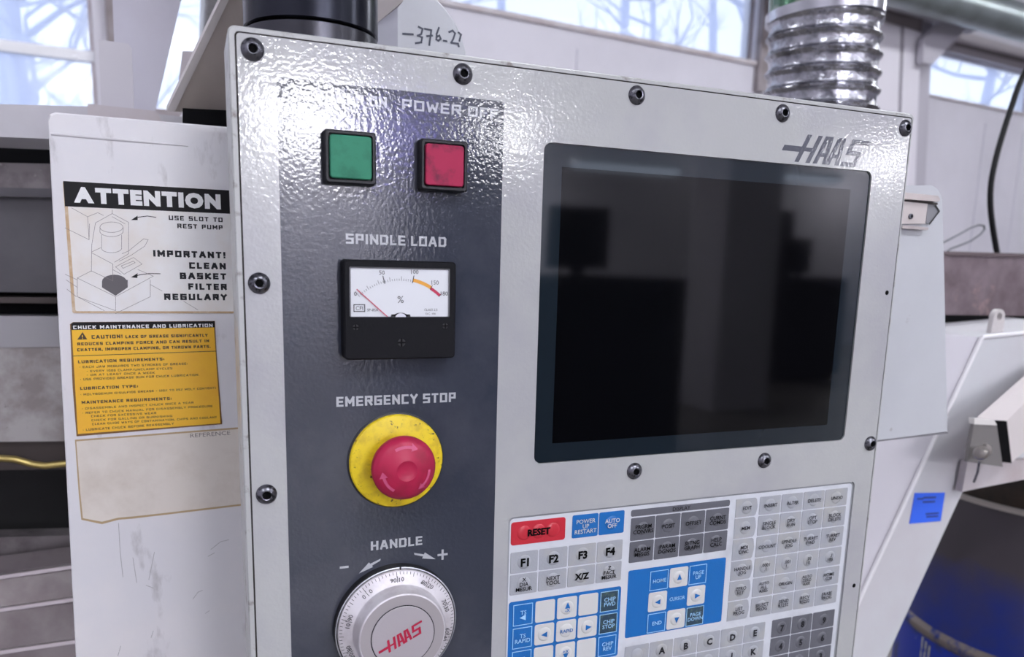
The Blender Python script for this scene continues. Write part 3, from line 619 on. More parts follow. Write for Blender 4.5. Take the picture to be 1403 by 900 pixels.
for i, (x, y, h) in enumerate(((-1500, 9500, 7800), (-600, 12500, 9000), (700, 11000, 8600), (2400, 10000, 8200), (4400, 12000, 9000), (6200, 10500, 8500), (8600, 11500, 9000), (11000, 13000, 9500), (13500, 12000, 9000), (9800, 15500, 10500), (3400, 15500, 10500), (-2600, 14500, 10000), (11900, 9300, 7800), (7500, 9000, 7600))):
    tree(x, y, h, 30+i, 'bare pale tree outside, beyond the %s' % ('left windows' if x < -500 else 'long middle window' if x < 5000 else 'right window'))

# ================================================================== white guard panel with stickers, left
Y0 = 200
t = thing('machine_guard_panel', 'white sheet-metal machine guard with an ATTENTION sticker and a yellow sticker', 'machine guard', (-100, Y0, ZF))
xl_t, zt_ = pz(64, 152, Y0); xl_b = pz(103, 900, Y0)[0]; zb_ = ZF; zc_ = pz(70, 184, Y0)[1]
xb = xl_t+(xl_b-xl_t)*(zt_-zb_)/(zt_-pz(103, 900, Y0)[1]); XRT = 30
b = MB()
def ring(y, ins, z1): 
    r = 5; return [(xb+ins, y, zb_), (XRT, y, zb_), (XRT, y, z1), (xl_t+ins+r, y, z1), (xl_t+ins+1.4, y, z1-1.6), (xl_t+ins, y, z1-r)]
b.loft([ring(Y0+45, 0, zt_), ring(Y0+3, 0, zt_), ring(Y0+.6, .8, zt_-1.5), ring(Y0, 2.4, zc_)])
b.build('sheet_panel', M_door, t)
ca_, cb_ = pix(70, 183.5, Y0), pix(258, 200, Y0); MB().tube([ca_, ca_.lerp(cb_, .5), cb_], [1.0, 1.0, .5], 8).build('bend_highlight', mat('highlight_gloss', (214, 212, 216), .2), t)  # raised glossy tube added to imitate the highlight along the bend
MB().box(XRT-125, XRT-118, Y0-6, Y0, -340, -200).build('rubber_seal', M_black, t) if False else None
YS = Y0-.5
def px_prism(pts, y0, y1): return MB().prism([pz(u, v, Y0) for u, v in pts], y0, y1)
def q4(u0, v0, u1, v1, u2, v2, u3, v3): return [(u0, v0), (u1, v1), (u2, v2), (u3, v3)]
# attention sticker, in its own unit frame
xa0, za1 = pz(86, 248, Y0); xa1 = pz(345, 268, Y0)[0]; za0 = pz(94, 429, Y0)[1]
def AT(u, v):   # crop pixel of the photo's sticker -> panel
    return pz(u/3.912, 230+v/3.912, Y0)
st = MB().prism(rrect(xa0, xa1, za0, za1, 1.2, 2), YS, Y0).build('attention_sticker', M_stk_tan, t, label='white and black attention sticker with browned edges')
MB().prism(rrect(xa0+2.2, xa1-1, za0+1.6, za1-1, 1, 2), YS-.06, YS).build('sticker_face', M_stk_white, st, smooth=False)
zhb = AT(700, 222)[1]
MB().prism([(xa0+.3, zhb), (xa1, zhb), (xa1, za1), (xa0+.3, za1)], YS-.12, YS).build('heading_band', M_stk_black, st, smooth=False)
def bx(u0, v0, u1, v1): a_ = AT(u0, v0); b_ = AT(u1, v1); return a_[0], b_[0], a_[1], b_[1]
hx0 = AT(395, 150)[0]; hx1 = AT(1182, 180)[0]; hz = (AT(470, 142)[1]+AT(1120, 183)[1])/2
MB().spaced('ATTENTION', (hx0+hx1)/2, hz, 9.6, hx1-hx0, y=YS-.2, bold=.075, gap=.10, res=3).build('lettering', M_stk_white_txt, st, smooth=False)
l = MB()
def rt(s_, u1, v, h, w_px, bold=.055):
    x1, z = AT(u1, v); x0 = AT(u1-w_px, v)[0]; l.block(s_, x0, x1, z-h*.49, z+h*.49, YS-.14, wt=1.15 if bold < .05 else 1.42, gap=.3, space=.8)
rt('USE SLOT TO', 1193, 279, 3.4, 288, .04); rt('REST PUMP', 1193, 320, 3.4, 242, .04)
rt('IMPORTANT!', 1208, 468, 4.9, 386); rt('CLEAN', 1210, 527, 4.9, 196); rt('BASKET', 1212, 582, 4.9, 248); rt('FILTER', 1215, 638, 4.9, 206); rt('REGULARY', 1216, 693, 4.9, 336)
l.build('lettering', M_ink, st, smooth=False)
d = MB(); Yd = YS-.13
def D(pts, w_=.28): d.stroke([AT(a_, b_) for a_, b_ in pts], w_, Yd)
def Ell(cx, cy, rx, ry, a0=0, a1=360, n=20): return [(cx+rx*math.cos(math.radians(a0+(a1-a0)*i/n)), cy+ry*math.sin(math.radians(a0+(a1-a0)*i/n))) for i in range(n+1)]
D([(385, 215), (470, 262), (478, 385), (350, 322)]); D([(470, 262), (525, 240), (555, 255)]); D([(480, 300), (478, 385)]); D([(490, 555), (492, 415), (512, 295), (602, 245), (690, 292), (690, 460), (615, 505)])
D([(602, 245), (602, 225)]); D([(602, 262), (670, 300)]); D(Ell(598, 318, 62, 28)); D(Ell(598, 340, 62, 28, 0, 180)); D([(536, 318), (536, 345)]); D([(660, 318), (660, 345)]); D([(545, 360), (545, 430)]); D([(652, 360), (652, 430)])
D(Ell(598, 430, 54, 24, 0, 180)); D([(492, 450), (540, 428)]); D([(492, 455), (605, 515), (605, 605), (490, 552)]); D([(655, 460), (690, 445), (745, 400), (770, 380), (795, 385), (775, 420), (700, 470), (640, 500)])
D([(620, 530), (715, 480), (762, 515), (665, 570), (620, 530)]); D([(650, 525), (715, 500), (725, 508), (660, 538), (650, 525)]); D([(415, 590), (490, 552)]); D([(415, 590), (415, 690), (620, 765), (620, 690), (415, 590)]); D([(620, 690), (822, 580), (740, 545)]); D([(605, 545), (650, 570)])
D([(806, 600), (806, 690), (620, 800-20)]); D([(350, 570), (415, 600)]); D([(355, 600), (415, 640)]); D([(360, 650), (410, 690)]); D([(415, 690), (560, 765)]); D([(806, 625), (870, 660)]); D([(985, 715), (1060, 760)])
d.build('pump_drawing', M_line, st, smooth=False)
d2 = MB(); d2.poly([AT(*p) for p in Ell(613, 608, 66, 36)[:-1]], Yd-.02); d2.poly([AT(*p) for p in ((547, 608), (547, 640), (620, 685), (685, 640), (685, 600))], Yd-.03)
d2.build('filter_basket_print', mat('basket_grey', (92, 88, 92), .5), st, smooth=False)
d3 = MB()
for c_ in ([(835, 265), (790, 258), (745, 264), (722, 272)], [(858, 567), (800, 566), (755, 572), (722, 580)]): d3.stroke([AT(*p) for p in c_], .55, Yd-.02)
d3.poly([AT(*p) for p in ((702, 280), (738, 256), (738, 280))], Yd-.03); d3.poly([AT(*p) for p in ((702, 586), (738, 564), (736, 590))], Yd-.03)
d3.build('pointing_arrows', M_stk_black, st, smooth=False)
# yellow chuck sticker: drawn in a tilted frame
def YT(u, v): return pz(80+u/5, 430+v/5, Y0)
ys = MB().prism([YT(*p) for p in ((80, 70), (100, 56), (1072, 48), (1082, 250), (1122, 755), (125, 838), (98, 500))], YS, Y0).build('caution_sticker', mat('sticker_dark_edge', (120, 84, 40), .5), t, label='yellow chuck maintenance sticker')
MB().prism([YT(*p) for p in ((92, 105), (1066, 92), (1110, 748), (134, 822))], YS-.06, YS).build('sticker_face', M_stk_yellow, ys, smooth=False)
MB().prism([YT(*p) for p in ((88, 68), (104, 58), (1070, 50), (1072, 92), (90, 110))], YS-.12, YS).build('heading_band', M_stk_black, ys, smooth=False)
def yl(mb, s_, u0, v0, u1, v1, hpx, bold, y=YS-.15):
    a_ = Vector(YT(u0, v0)); b_ = Vector(YT(u1, v1)); h_ = abs(YT(u0, v0+hpx)[1]-YT(u0, v0)[1]); L_ = (b_-a_).length; mx_, mz_ = (a_.x+b_.x)/2, (a_.y+b_.y)/2; mb.block(s_, mx_-L_/2, mx_+L_/2, mz_-h_*.45, mz_+h_*.45, y, wt=(1.25 if bold > .04 else .95), gap=.3, space=.7, rot=math.atan2(b_.y-a_.y, b_.x-a_.x))
k = MB(); yl(k, 'CHUCK MAINTENANCE AND LUBRICATION', 102, 92, 1056, 78, 26, .055, YS-.18); k.build('lettering', M_stk_white_txt, ys, smooth=False)
k = MB(); k.poly([YT(*p) for p in ((130, 176), (166, 124), (198, 174))], YS-.14)
rows = [('CAUTION!', 228, 158, 440, 153, 26, .06), ('LACK OF GREASE SIGNIFICANTLY', 460, 156, 1022, 146, 22, .06), ('REDUCES CLAMPING FORCE AND CAN RESULT IN', 130, 206, 1032, 184, 22, .06), ('CHATTER, IMPROPER CLAMPING, OR THROWN PARTS.', 130, 246, 1042, 222, 22, .06),
 ('LUBRICATION REQUIREMENTS:', 135, 328, 725, 308, 22, .06), ('\u2022 EACH JAW REQUIRES TWO STROKES OF GREASE:', 145, 364, 885, 340, 16, .03), ('- EVERY 1000 CLAMP/UNCLAMP CYCLES', 195, 392, 780, 372, 15, .03), ('- OR AT LEAST ONCE A WEEK', 195, 418, 660, 402, 15, .03), ('\u2022 USE PROVIDED GREASE GUN FOR CHUCK LUBRICATION.', 150, 448, 965, 416, 16, .03),
 ('LUBRICATION TYPE:', 150, 510, 545, 494, 22, .06), ('\u2022 MOLYBDENUM DISULFIDE GREASE - (20% TO 25% MOLY CONTENT)', 152, 552, 1078, 506, 15, .03),
 ('MAINTENANCE REQUIREMENTS:', 160, 606, 775, 578, 22, .06), ('\u2022 DISASSEMBLE AND INSPECT CHUCK ONCE A YEAR', 162, 648, 925, 606, 15, .03), ('\u2022 REFER TO CHUCK MANUAL FOR DISASSEMBLY PROCEDURE', 165, 678, 1055, 630, 15, .03), ('CHECK FOR EXCESSIVE WEAR', 225, 700, 670, 678, 15, .03),
 ('CHECK FOR GALLING OR BURNISHING', 228, 728, 780, 698, 15, .03), ('CLEAN GUIDE WAYS OF CONTAMINATION, CHIPS AND COOLANT', 232, 754, 1085, 706, 15, .03), ('\u2022 LUBRICATE CHUCK BEFORE REASSEMBLY', 168, 794, 790, 750, 16, .03)]
for r_ in rows: yl(k, *r_)
k.stroke([YT(100, 288), YT(1082, 254)], .5, YS-.14); k.build('lettering', mat('brown_ink', (72, 56, 36), .5), ys, smooth=False)
k = MB(); yl(k, '!', 162, 158, 169, 158, 30, .03, YS-.2); k.build('exclamation_mark', M_stk_yellow, ys, smooth=False)
# torn residue of an old sticker
def RT_(u, v): return pz(u/2.6475, 560+v/2.6475, Y0)
rs = MB().prism([RT_(*p) for p in ((272, 112), (880, 66), (960, 60), (960, 345), (885, 350), (600, 384), (480, 398), (430, 402), (370, 418), (295, 402), (285, 300))], YS+.2, Y0).build('glue_residue', M_resb, t, label='tan outline of a torn-off sticker')
MB().prism([RT_(*p) for p in ((277, 118), (880, 72), (955, 66), (955, 338), (885, 343), (600, 377), (480, 390), (430, 394), (370, 409), (301, 396), (291, 300))], YS+.1, YS+.2).build('residue_face', M_res, rs, smooth=False)
k = MB(); a_ = RT_(690, 97); b_ = RT_(835, 86); k.text('REFERENCE', (a_[0]+b_[0])/2, (a_[1]+b_[1])/2, 3.4, w=b_[0]-a_[0], y=YS+.02, rot=math.atan2(b_[1]-a_[1], b_[0]-a_[0])); k.build('lettering', M_line, rs, smooth=False)
# scuffs
sc = MB()
for pts in (((430, 415), (436, 520), (446, 610)), ((765, 510), (800, 482), (830, 475)), ((755, 535), (778, 522)), ((700, 690), (718, 665), (735, 658)), ((530, 640), (556, 650)), ((745, 742), (760, 732)), ((428, 895), (438, 860)), ((548, 830), (556, 806)), ((482, 540), (496, 630)), ((560, 520), (540, 620))):
    sc.stroke([RT_(*p) for p in pts], .35, Y0-.08)
sc.build('scuff_marks', mat('grey_scuff', (150, 148, 152), .6), t, smooth=False)

# ================================================================== machine hood above, left
t = thing('machine_hood', 'tilted off-white machine hood sheet behind the pendant at top left', 'machine hood', tuple(pix(270, 150, 300)))
def ex(u, v, Y): return pix(u, v, Y)
lo0, lo1, hi0, hi1 = ex(238, 153, 330), ex(345, 153, 330), ex(312, 0, 270), ex(362, 0, 270)
k2 = 1.25; top0 = lo0+(hi0-lo0)*k2; top1 = lo1+(hi1-lo1)*k2; nrm = Vector((0, 16, 6))
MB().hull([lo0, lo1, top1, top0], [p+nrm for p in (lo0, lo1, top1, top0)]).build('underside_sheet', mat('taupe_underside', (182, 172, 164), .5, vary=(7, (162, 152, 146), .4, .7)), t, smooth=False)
e0, e1 = ex(228, 153, 328), ex(302, 0, 268); e2 = e0+(e1-e0)*k2; w2 = (lo0-e0)*1.0
MB().hull([e0, lo0+Vector((1, -2, 0)), top0+Vector((1, -2, 0)), e2], [p+Vector((0, 20, 8)) for p in (e0, lo0, top0, e2)]).build('edge_trim', mat('off_white_edge', (206, 200, 198), .45), t, smooth=False)
kk = (ex(316, 110, 320), ex(250, 110, 320))
q = pl([(250, 148), (330, 152), (330, 176), (250, 170)], 285)
solo(MB().prism(q, 285, 330), 'hood_gap_fill', M_darkgap, 'black strip filling the shaded recess between the white guard and the hood', 'gap_fill', smooth=False)  # solid black strip stands for the shade in this recess
# upright tab and ledge, far left
q = pl([(135, 54), (176, 60), (180, 66), (184, 160), (139, 150)], 400)
t = thing('upright_bracket', 'pale upright sheet-metal tab standing behind the white guard', 'bracket', tuple(pix(160, 160, 400)))
MB().prism(q, 400, 406).build('tab', mat('pale_tab_paint', (198, 195, 202), .5), t, smooth=False)
MB().prism(pl([(120, 142), (215, 152), (225, 175), (120, 165)], 396), 396, 440).build('base_flange', M_trimb, t, smooth=False)
solo(MB().prism(pl([(-60, 141), (130, 146), (250, 160), (250, 205), (62, 190), (-60, 185)], 430), 430, 520), 'sheet_metal_ledge', mat('pale_ledge', (190, 188, 194), .5, vary=(8, (178, 176, 182), .4, .7)), 'pale sheet-metal ledge under the left window', 'ledge', smooth=False)
q = pl([(152, -60), (262, -60), (212, 153), (182, 158), (160, 158)], 470)
solo(MB().prism(q, 470, 474), 'splash_sheet', M_lilac, 'pale lilac slanted sheet between the two left windows', 'sheet', smooth=False)
solo(MB().prism(pl([(250, 70), (290, 70), (262, 130), (240, 170), (205, 160), (208, 150), (240, 150)], 480), 480, 486), 'notched_plate', M_trimb, 'small taupe notched plate against the slanted window strip', 'plate', smooth=False)
# ================================================================== lathe carriage, left edge
t = thing('lathe_carriage', 'grimy grey lathe carriage with way covers left of the white guard', 'machine', tuple(pix(40, 900, 600)))
def band(name, v0, v1, u1v, m, Y=600, dp=60, lab=None, tilt=0):
    "strip between two rows of pixels at the left edge"
    q = pl([(-140, v0-2+0), (150, v0+u1v), (150, v1+u1v), (-140, v1-2)], Y)
    return MB().prism(q, Y, Y+dp).build(name, m, t, smooth=False, label=lab)
band('dark_recess', 184, 226, 4, M_darkgap, 640)
band('worn_top_rail', 222, 264, 4, M_steelw, 600, 60)
band('rail_lip', 256, 268, 4, M_graym, 590, 60)
band('grey_panel', 264, 400, 2, M_graym, 610, 60)
band('dark_slot', 396, 436, 0, M_darkgap, 640, 60)
band('slot_rail', 408, 416, 0, M_brown, 600, 40)
band('light_band', 434, 482, 0, mat('light_grey_band', (150, 148, 152), .5, .2), 600, 80)
band('rough_casting', 480, 608, -4, M_cast, 590, 90)
band('brown_rail', 606, 648, -6, M_brown, 600, 60)
band('black_recess', 640, 790, -8, mat('deep_black', (8, 8, 11), .8), 700, 40)
band('wiper_edge', 742, 772, -10, M_steelw, 600, 30)
pp = [pix(-60, 628, 570), pix(-10, 627, 570), pix(20, 629, 570), pix(45, 636, 570), pix(62, 638, 570), pix(110, 633, 570), pix(170, 628, 570)]
sp = []
for i in range(len(pp)-1):
    for k_ in range(4): sp.append(pp[i].lerp(pp[i+1], k_/4))
solo(MB().tube(sp, 4.2, 12), 'brass_coolant_pipe', M_brass, 'brass pipe with a slight bend running across the dark carriage', 'pipe')
for i, (a_, b_) in enumerate(((766, 797), (797, 842), (842, 900), (900, 965), (965, 1040))):
    Yk = 560-i*22; q0 = [pix(-140, a_+14, Yk+20), pix(150, a_-24, Yk+20), pix(150, b_-26, Yk-2), pix(-140, b_+16, Yk-2)]
    o = MB().hull(q0, [p+Vector((0, 12, -6)) for p in q0]).build('slat', M_slat, t, smooth=False)
    q1 = [pix(-140, b_+12, Yk-4), pix(150, b_-30, Yk-4), pix(150, b_-25, Yk-5), pix(-140, b_+17, Yk-5)]
    MB().hull(q1, [p+Vector((0, 10, 0)) for p in q1]).build('slat_edge', mat('bright_slat_edge', (190, 182, 184), .3, .7), o, smooth=False)

# ================================================================== pendant arm and motor cover
cA = pix(424, 30, 130); xa, xb_ = pix(333, 30, 130).x, pix(516, 30, 130).x; rA = (xb_-xa)/2*.985; cx = (xa+xb_)/2
t = thing('pendant_arm', 'glossy black round arm tube standing behind the pendant top edge', 'support arm', (cx, 130, 118))
M_chrome = mat('black_polished_tube', (42, 44, 54), .22, .7); M_collar = mat('dark_steel_collar', (74, 74, 80), .26, .9)
zc = pix(430, 28, 130-rA).z
MB().lathe([(rA*1.0, 90), (rA, zc), (rA-1.5, zc+1)], (cx, 130, 0), (0, 0, 1), 72).build('collar', M_collar, t)
MB().lathe([(rA-2.5, zc-2), (rA-2.5, zc+1.4)], (cx, 130, 0), (0, 0, 1), 72).build('groove', M_darkgap, t)
MB().lathe([(rA-1.4, zc+1.6), (rA+.6, zc+2.6), (rA+.6, 420), (rA-6, 430)], (cx, 130, 0), (0, 0, 1), 72).build('tube', M_chrome, t)
MB().tile(cx-45, cx+45, 425, 515, 8, 2500, 60, 3).build('boom', M_rim, t)
solo(MB().prism(pl([(336, -60), (341, -60), (341, 38), (337, 38)], 215), 215, 222), 'thin_white_strip', mat('white_strip', (232, 232, 234), .5), 'thin white vertical strip between the hood and the black tube', 'strip', smooth=False)
t = thing('motor_cover', 'light grey round cover with a handwritten number, behind the pendant top', 'cover', tuple(pix(580, 75, 220)))
M_cov = mat('light_grey_cover', (186, 188, 194), .42, vary=(14, (176, 178, 184), .4, .7))
Yc = 215; c0 = pix(538, 85, Yc); RR = pix(641, 85, Yc).x-c0.x
MB().lathe([(RR, -150), (RR, -1.5), (RR-1.5, 0)], (c0.x, Yc, c0.z), (0, -1, 0), 80).build('round_cover', M_cov, t)
lp = pl([(512, 10), (553, -60), (553, 80), (512, 80)], Yc-30)
MB().hull([(lp[0][0]-10, Yc-30, 60), (lp[1][0], Yc-.5-10, 60), (lp[1][0], Yc-10.5, 300), (lp[0][0]-10, Yc-30, 300)], [(lp[0][0]-10, Yc+5, 60), (lp[1][0]+1, Yc+5, 60), (lp[1][0]+1, Yc+5, 300), (lp[0][0]-10, Yc+5, 300)]).build('side_flange', mat('cooler_grey_flange', (160, 160, 170), .45), t, smooth=False)
hw = [[(285, 248), (355, 252)], [(400, 198), (428, 212), (418, 250), (392, 262), (425, 275), (418, 312), (378, 318)], [(445, 212), (492, 222), (478, 330)], [(462, 265), (498, 262)], [(548, 205), (532, 250), (530, 290), (545, 300), (562, 285), (552, 262), (534, 270)], [(585, 300), (605, 303)], [(625, 235), (650, 225), (668, 245), (655, 285), (640, 315), (690, 322), (695, 340)], [(695, 240), (712, 255), (700, 300)]]
k = MB()
for s_ in hw: k.stroke([pz(500+a_/5.396, b_/5.396, Yc-1) for a_, b_ in s_], 1.6, Yc-.35)
k.build('handwritten_number', mat('marker_ink', (64, 68, 82), .6), t, smooth=False)
q = [pix(500, -30, 190), pix(563, -30, 190), pix(552, 2, 190), pix(516, 32, 190), pix(500, 20, 190)]
solo(MB().hull(q, [p+Vector((0, 14, 0)) for p in q]), 'wedge_plate', mat('taupe_wedge', (150, 142, 142), .5), 'small taupe wedge plate beside the black tube top', 'plate', smooth=False)

# ================================================================== flexible metal duct
YD = 560; cb = pix(1123, 160, YD); ct = pix(1130, 5, YD); rD = (pix(1190, 60, YD).x-pix(1066, 60, YD).x)/2*.93
t = thing('flexible_duct', 'shiny corrugated metal duct rising behind the pendant top right', 'duct', (cb.x, YD, cb.z-700))
M_foil = mat('crinkled_foil_metal', (188, 188, 196), .20, 1, bump=(55, .0040, 4), vary=(30, (120, 120, 128), .45, .65))
ax = (ct-cb); Hh = ax.length; ax.normalize(); uu = ax.cross(Vector((0, 1, 0))).normalized(); vv = uu.cross(ax)
def hose(z0, z1, pitch, prof, nseg=48, slope=1.0):
    rings = []; n = int((z1-z0)/pitch*14)
    for i in range(n+1):
        h_ = z0+(z1-z0)*i/n; rg = []
        for k_ in range(nseg):
            a_ = 2*math.pi*k_/nseg; ph = (h_/pitch - a_/(2*math.pi)) % 1.0
            r_ = rD*(1+.05*(prof(ph)))
            rg.append(cb+ax*h_+(uu*math.cos(a_)+vv*math.sin(a_))*r_)
        rings.append(rg)
    return MB().loft(rings)
pitch = (Hh)/6.4
ridge = lambda p: (1-abs(p-.5)/.22 if abs(p-.5) < .22 else 0)*1.3-.45-.3*math.cos(2*math.pi*p)*.5
hose(-900, Hh*.86, pitch, ridge).build('hose', M_foil, t)
MB().lathe([(rD*1.0, Hh*.84), (rD*1.05, Hh*.845), (rD*1.05, Hh*.93), (rD*1.0, Hh*.935)], cb, ax, 48).build('hose_clamp', mat('clamp_steel', (196, 196, 204), .25, 1), t)
ms = bpy.data.materials.new('clear_green_sleeve'); ms.use_nodes = True; b_ = ms.node_tree.nodes['Principled BSDF']; n = ms.node_tree.nodes.new('ShaderNodeTexNoise'); n.inputs['Scale'].default_value = 14
r_ = ms.node_tree.nodes.new('ShaderNodeValToRGB'); r_.color_ramp.elements[0].position = .42; r_.color_ramp.elements[0].color = lin((70, 120, 90)); r_.color_ramp.elements[1].position = .56; r_.color_ramp.elements[1].color = lin((206, 210, 204))
g_ = ms.node_tree.nodes.new('ShaderNodeNewGeometry'); ms.node_tree.links.new(g_.outputs['Position'], n.inputs['Vector']); ms.node_tree.links.new(n.outputs['Fac'], r_.inputs[0]); ms.node_tree.links.new(r_.outputs[0], b_.inputs['Base Color']); b_.inputs['Roughness'].default_value = .15; b_.inputs['Transmission Weight'].default_value = .25
MB().lathe([(rD*.99, Hh*.9), (rD*.99, Hh*.9+600)], cb, ax, 48, False, False).build('clear_sleeve', ms, t)

# ================================================================== sheet panel right of the pendant
YG = 80
t = thing('side_sheet_panel', 'plain light grey sheet-metal panel standing right behind the pendant', 'machine panel', tuple(pix(1250, 600, YG)))
q = pl([(1130, 250), (1240, 254), (1276, 254), (1285, 259), (1291, 270), (1293, 345), (1298, 591), (1203, 603), (1130, 612)], YG)
M_side = mat('side_panel_paint', (190, 192, 198), .42, vary=(6, (182, 184, 190), .4, .7), spots=(45, (168, 166, 170), .68, .74))
MB().prism(q, YG, YG+12).build('sheet', M_side, t, smooth=False)
M_galv = mat('zinc_bracket', (172, 164, 162), .3, .8)
def BR(u, v): return (1150+u/3.4625, 220+v/3.4625)
MB().prism(pl([BR(290, 150), BR(460, 168), BR(470, 185), BR(462, 196), BR(290, 182)], YG-6), YG-8, YG).build('bracket_lip', M_galv, t, smooth=False)
MB().prism(pl([BR(290, 192), BR(420, 205), BR(408, 300), BR(290, 300)], YG-3), YG-3, YG).build('bracket_plate', mat('bracket_plate_metal', (196, 188, 186), .4, .5), t, smooth=False)
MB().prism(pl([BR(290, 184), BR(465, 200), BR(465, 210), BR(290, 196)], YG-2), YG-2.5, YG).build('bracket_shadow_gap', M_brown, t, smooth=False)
MB().prism(pl([BR(420, 208), BR(460, 212), BR(476, 240), BR(430, 300), BR(412, 296)], YG-2), YG-2, YG).build('bracket_notch', mat('grey_notch', (128, 128, 134), .5), t, smooth=False)
k = MB(); k.stroke([pz(*BR(*p), YG-3) for p in ((458, 212), (476, 240), (430, 300))], 1.6, YG-2.6); k.build('bent_edge', M_black, t, smooth=False)
MB().prism(pl([BR(290, 306), BR(415, 318), BR(412, 330), BR(290, 322)], YG-4), YG-6, YG).build('bracket_foot', M_galv, t, smooth=False)
p_ = pix(*BR(337, 265), YG-3); MB().lathe([(2.6, 0), (2.6, 1), (1.2, 1.2), (1.0, .4)], (p_.x, YG-3, p_.z), seg=16).build('rivet', M_steel, t)
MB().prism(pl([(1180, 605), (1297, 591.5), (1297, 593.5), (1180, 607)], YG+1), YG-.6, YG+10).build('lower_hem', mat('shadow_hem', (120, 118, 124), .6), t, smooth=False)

# ================================================================== chip conveyor, right
YCN = 300
t = thing('chip_conveyor', 'off-white inclined chip conveyor chute with a small blue sticker', 'conveyor', tuple(pix(1200, 900, YCN)))
M_conv = mat('conveyor_paint', (202, 203, 208), .45, vary=(5, (196, 192, 198), .4, .7))
Aq, Bq = pix(1345, 462, YCN), pix(1180, 815, YCN); Bq2 = Aq+(Bq-Aq)*1.7
Cq, Dq = pix(1215, 900, YCN), pix(1320, 671, YCN); Cq2 = Dq+(Cq-Dq)*2.2
Eq, Fq = pix(1500, 640, YCN), pix(1500, 446, YCN)
face = [Aq, Bq2, Cq2, Dq, Eq, Fq]
bk = Vector((40, 170, 0)); bev = Vector((-5, 4, 3))
MB().hull(face, [p+bk for p in face]).build('chute', M_conv, t, smooth=False)
fa = [Aq+Vector((2, 0, 0)), Bq2+Vector((2, 0, 0)), Bq2+Vector((-220, 90, 0)), Aq+Vector((-220, 90, 12))]
MB().hull([Aq+Vector((0, 1, 0)), Bq2+Vector((0, 1, 0)), Bq2+Vector((-260, 110, 0)), Aq+Vector((-260, 110, 10))][::-1], [Aq+Vector((10, 90, 0)), Bq2+Vector((10, 90, 0)), Bq2+Vector((-250, 190, 0)), Aq+Vector((-250, 190, 10))][::-1]).build('chute_side', mat('conveyor_side_paint', (200, 197, 205), .5), t, smooth=False)
MB().tube([Aq+Vector((-1, -1, 0)), Bq2+Vector((-1, -1, 0))], 3.2, 8).build('folded_edge', mat('bright_fold', (226, 224, 228), .35), t)
MB().tube([Aq+Vector((-1, -1, 0)), Fq+Vector((0, -1, 0))], 3.0, 8).build('top_fold', mat('bright_fold', (226, 224, 228), .35), t)
def CV(u, v): return (1150+u/3.4625, 640+v/3.4625)
MB().prism(pl([CV(358, 122), CV(500, 120), CV(480, 255), CV(332, 268)], YCN-.5), YCN-1.2, YCN).build('blue_sticker', mat('blue_sticker_film', (52, 104, 236), .4), t, smooth=False, label='blue sticker')
k = MB()
for u0, v0, u1, v1 in ((372, 150, 395, 150), (400, 145, 455, 143), (398, 165, 450, 163), (412, 222, 468, 218), (415, 235, 465, 232)):
    k.stroke([pz(*CV(u0, v0), YCN-1.2), pz(*CV(u1, v1), YCN-1.2)], 2.4, YCN-1.4)
k.build('sticker_print', mat('navy_print', (40, 50, 120), .5), t, smooth=False)
c_ = pix(1366, 434, YCN+30); ring_o = circ(c_.x, c_.z, 11.5, 28); 
lo_ = [(c_.x+11.5, c_.z-2), (c_.x+13.5, c_.z-38), (c_.x-14.5, c_.z-38), (c_.x-11.5, c_.z-2)]
ey = [p for p in ring_o if p[1] >= c_.z-2]; ey = sorted(ey, key=lambda p: math.atan2(p[1]-c_.z, p[0]-c_.x)); outl = ey+[lo_[3], lo_[2], lo_[1], lo_[0]]
hole = circ(c_.x, c_.z+1, 5.6, 20)
mbe = holed(outl, [hole], YCN+26, YCN+34); mbe.add([(p[0], YCN+34, p[1]) for p in outl+hole], [tuple(t_) for t_ in tessellate_polygon([[Vector((x, z, 0)) for x, z in outl], [Vector((x, z, 0)) for x, z in hole]])])
mbe.build('lifting_eye', mat('pale_eye_paint', (196, 190, 190), .45), t, smooth=False)
# steel tray above conveyor
t = thing('steel_tray', 'dirty brown-grey steel tray edge above the white chip conveyor', 'tray', tuple(pix(1350, 440, 520)))
M_dirty = mat('dirty_tray_steel', (128, 114, 120), .5, .3, vary=(7, (96, 82, 86), .42, .6), spots=(16, (150, 128, 128), .6, .7))
MB().prism(pl([(1200, 343), (1480, 352), (1480, 437), (1200, 432)], 520), 520, 900).build('tray_side', M_dirty, t, smooth=False)
MB().prism(pl([(1200, 341), (1480, 350), (1480, 355), (1200, 346)], 515), 514, 905).build('tray_rim', mat('tray_rim_steel', (104, 92, 94), .4, .5), t, smooth=False)
MB().prism(pl([(1200, 430), (1480, 434), (1480, 452), (1200, 438)], 516), 512, 560).build('tray_gap_strip', M_darkgap, t, smooth=False)  # black strip stands for the dark gap below the tray
# wire loop and black cable
lp = [pix(u, v, 620) for u, v in ((1278, 342), (1293, 332), (1312, 322), (1330, 312), (1341, 308), (1348, 309), (1349, 314), (1343, 321), (1330, 330), (1315, 336), (1302, 341), (1290, 350))]
solo(MB().tube(lp, 2.0, 8), 'bent_wire_handle', mat('grey_wire', (112, 112, 118), .4, .6), 'thin bent wire loop above the dirty steel tray', 'wire')
cp = [(1432, 40), (1416, 76), (1398, 112), (1386, 146), (1375, 180), (1365, 215), (1358, 250), (1357, 280), (1360, 310), (1366, 346), (1376, 400)]
cps = [pix(u, v, 660) for u, v in cp]; sp = []
for i in range(len(cps)-1):
    p0, p1, p2, p3 = cps[max(i-1, 0)], cps[i], cps[i+1], cps[min(i+2, len(cps)-1)]
    for j in range(4):
        s_ = j/4; sp.append(.5*((2*p1)+(p2-p0)*s_+(2*p0-5*p1+4*p2-p3)*s_*s_+(3*p1-p0-3*p2+p3)*s_**3))
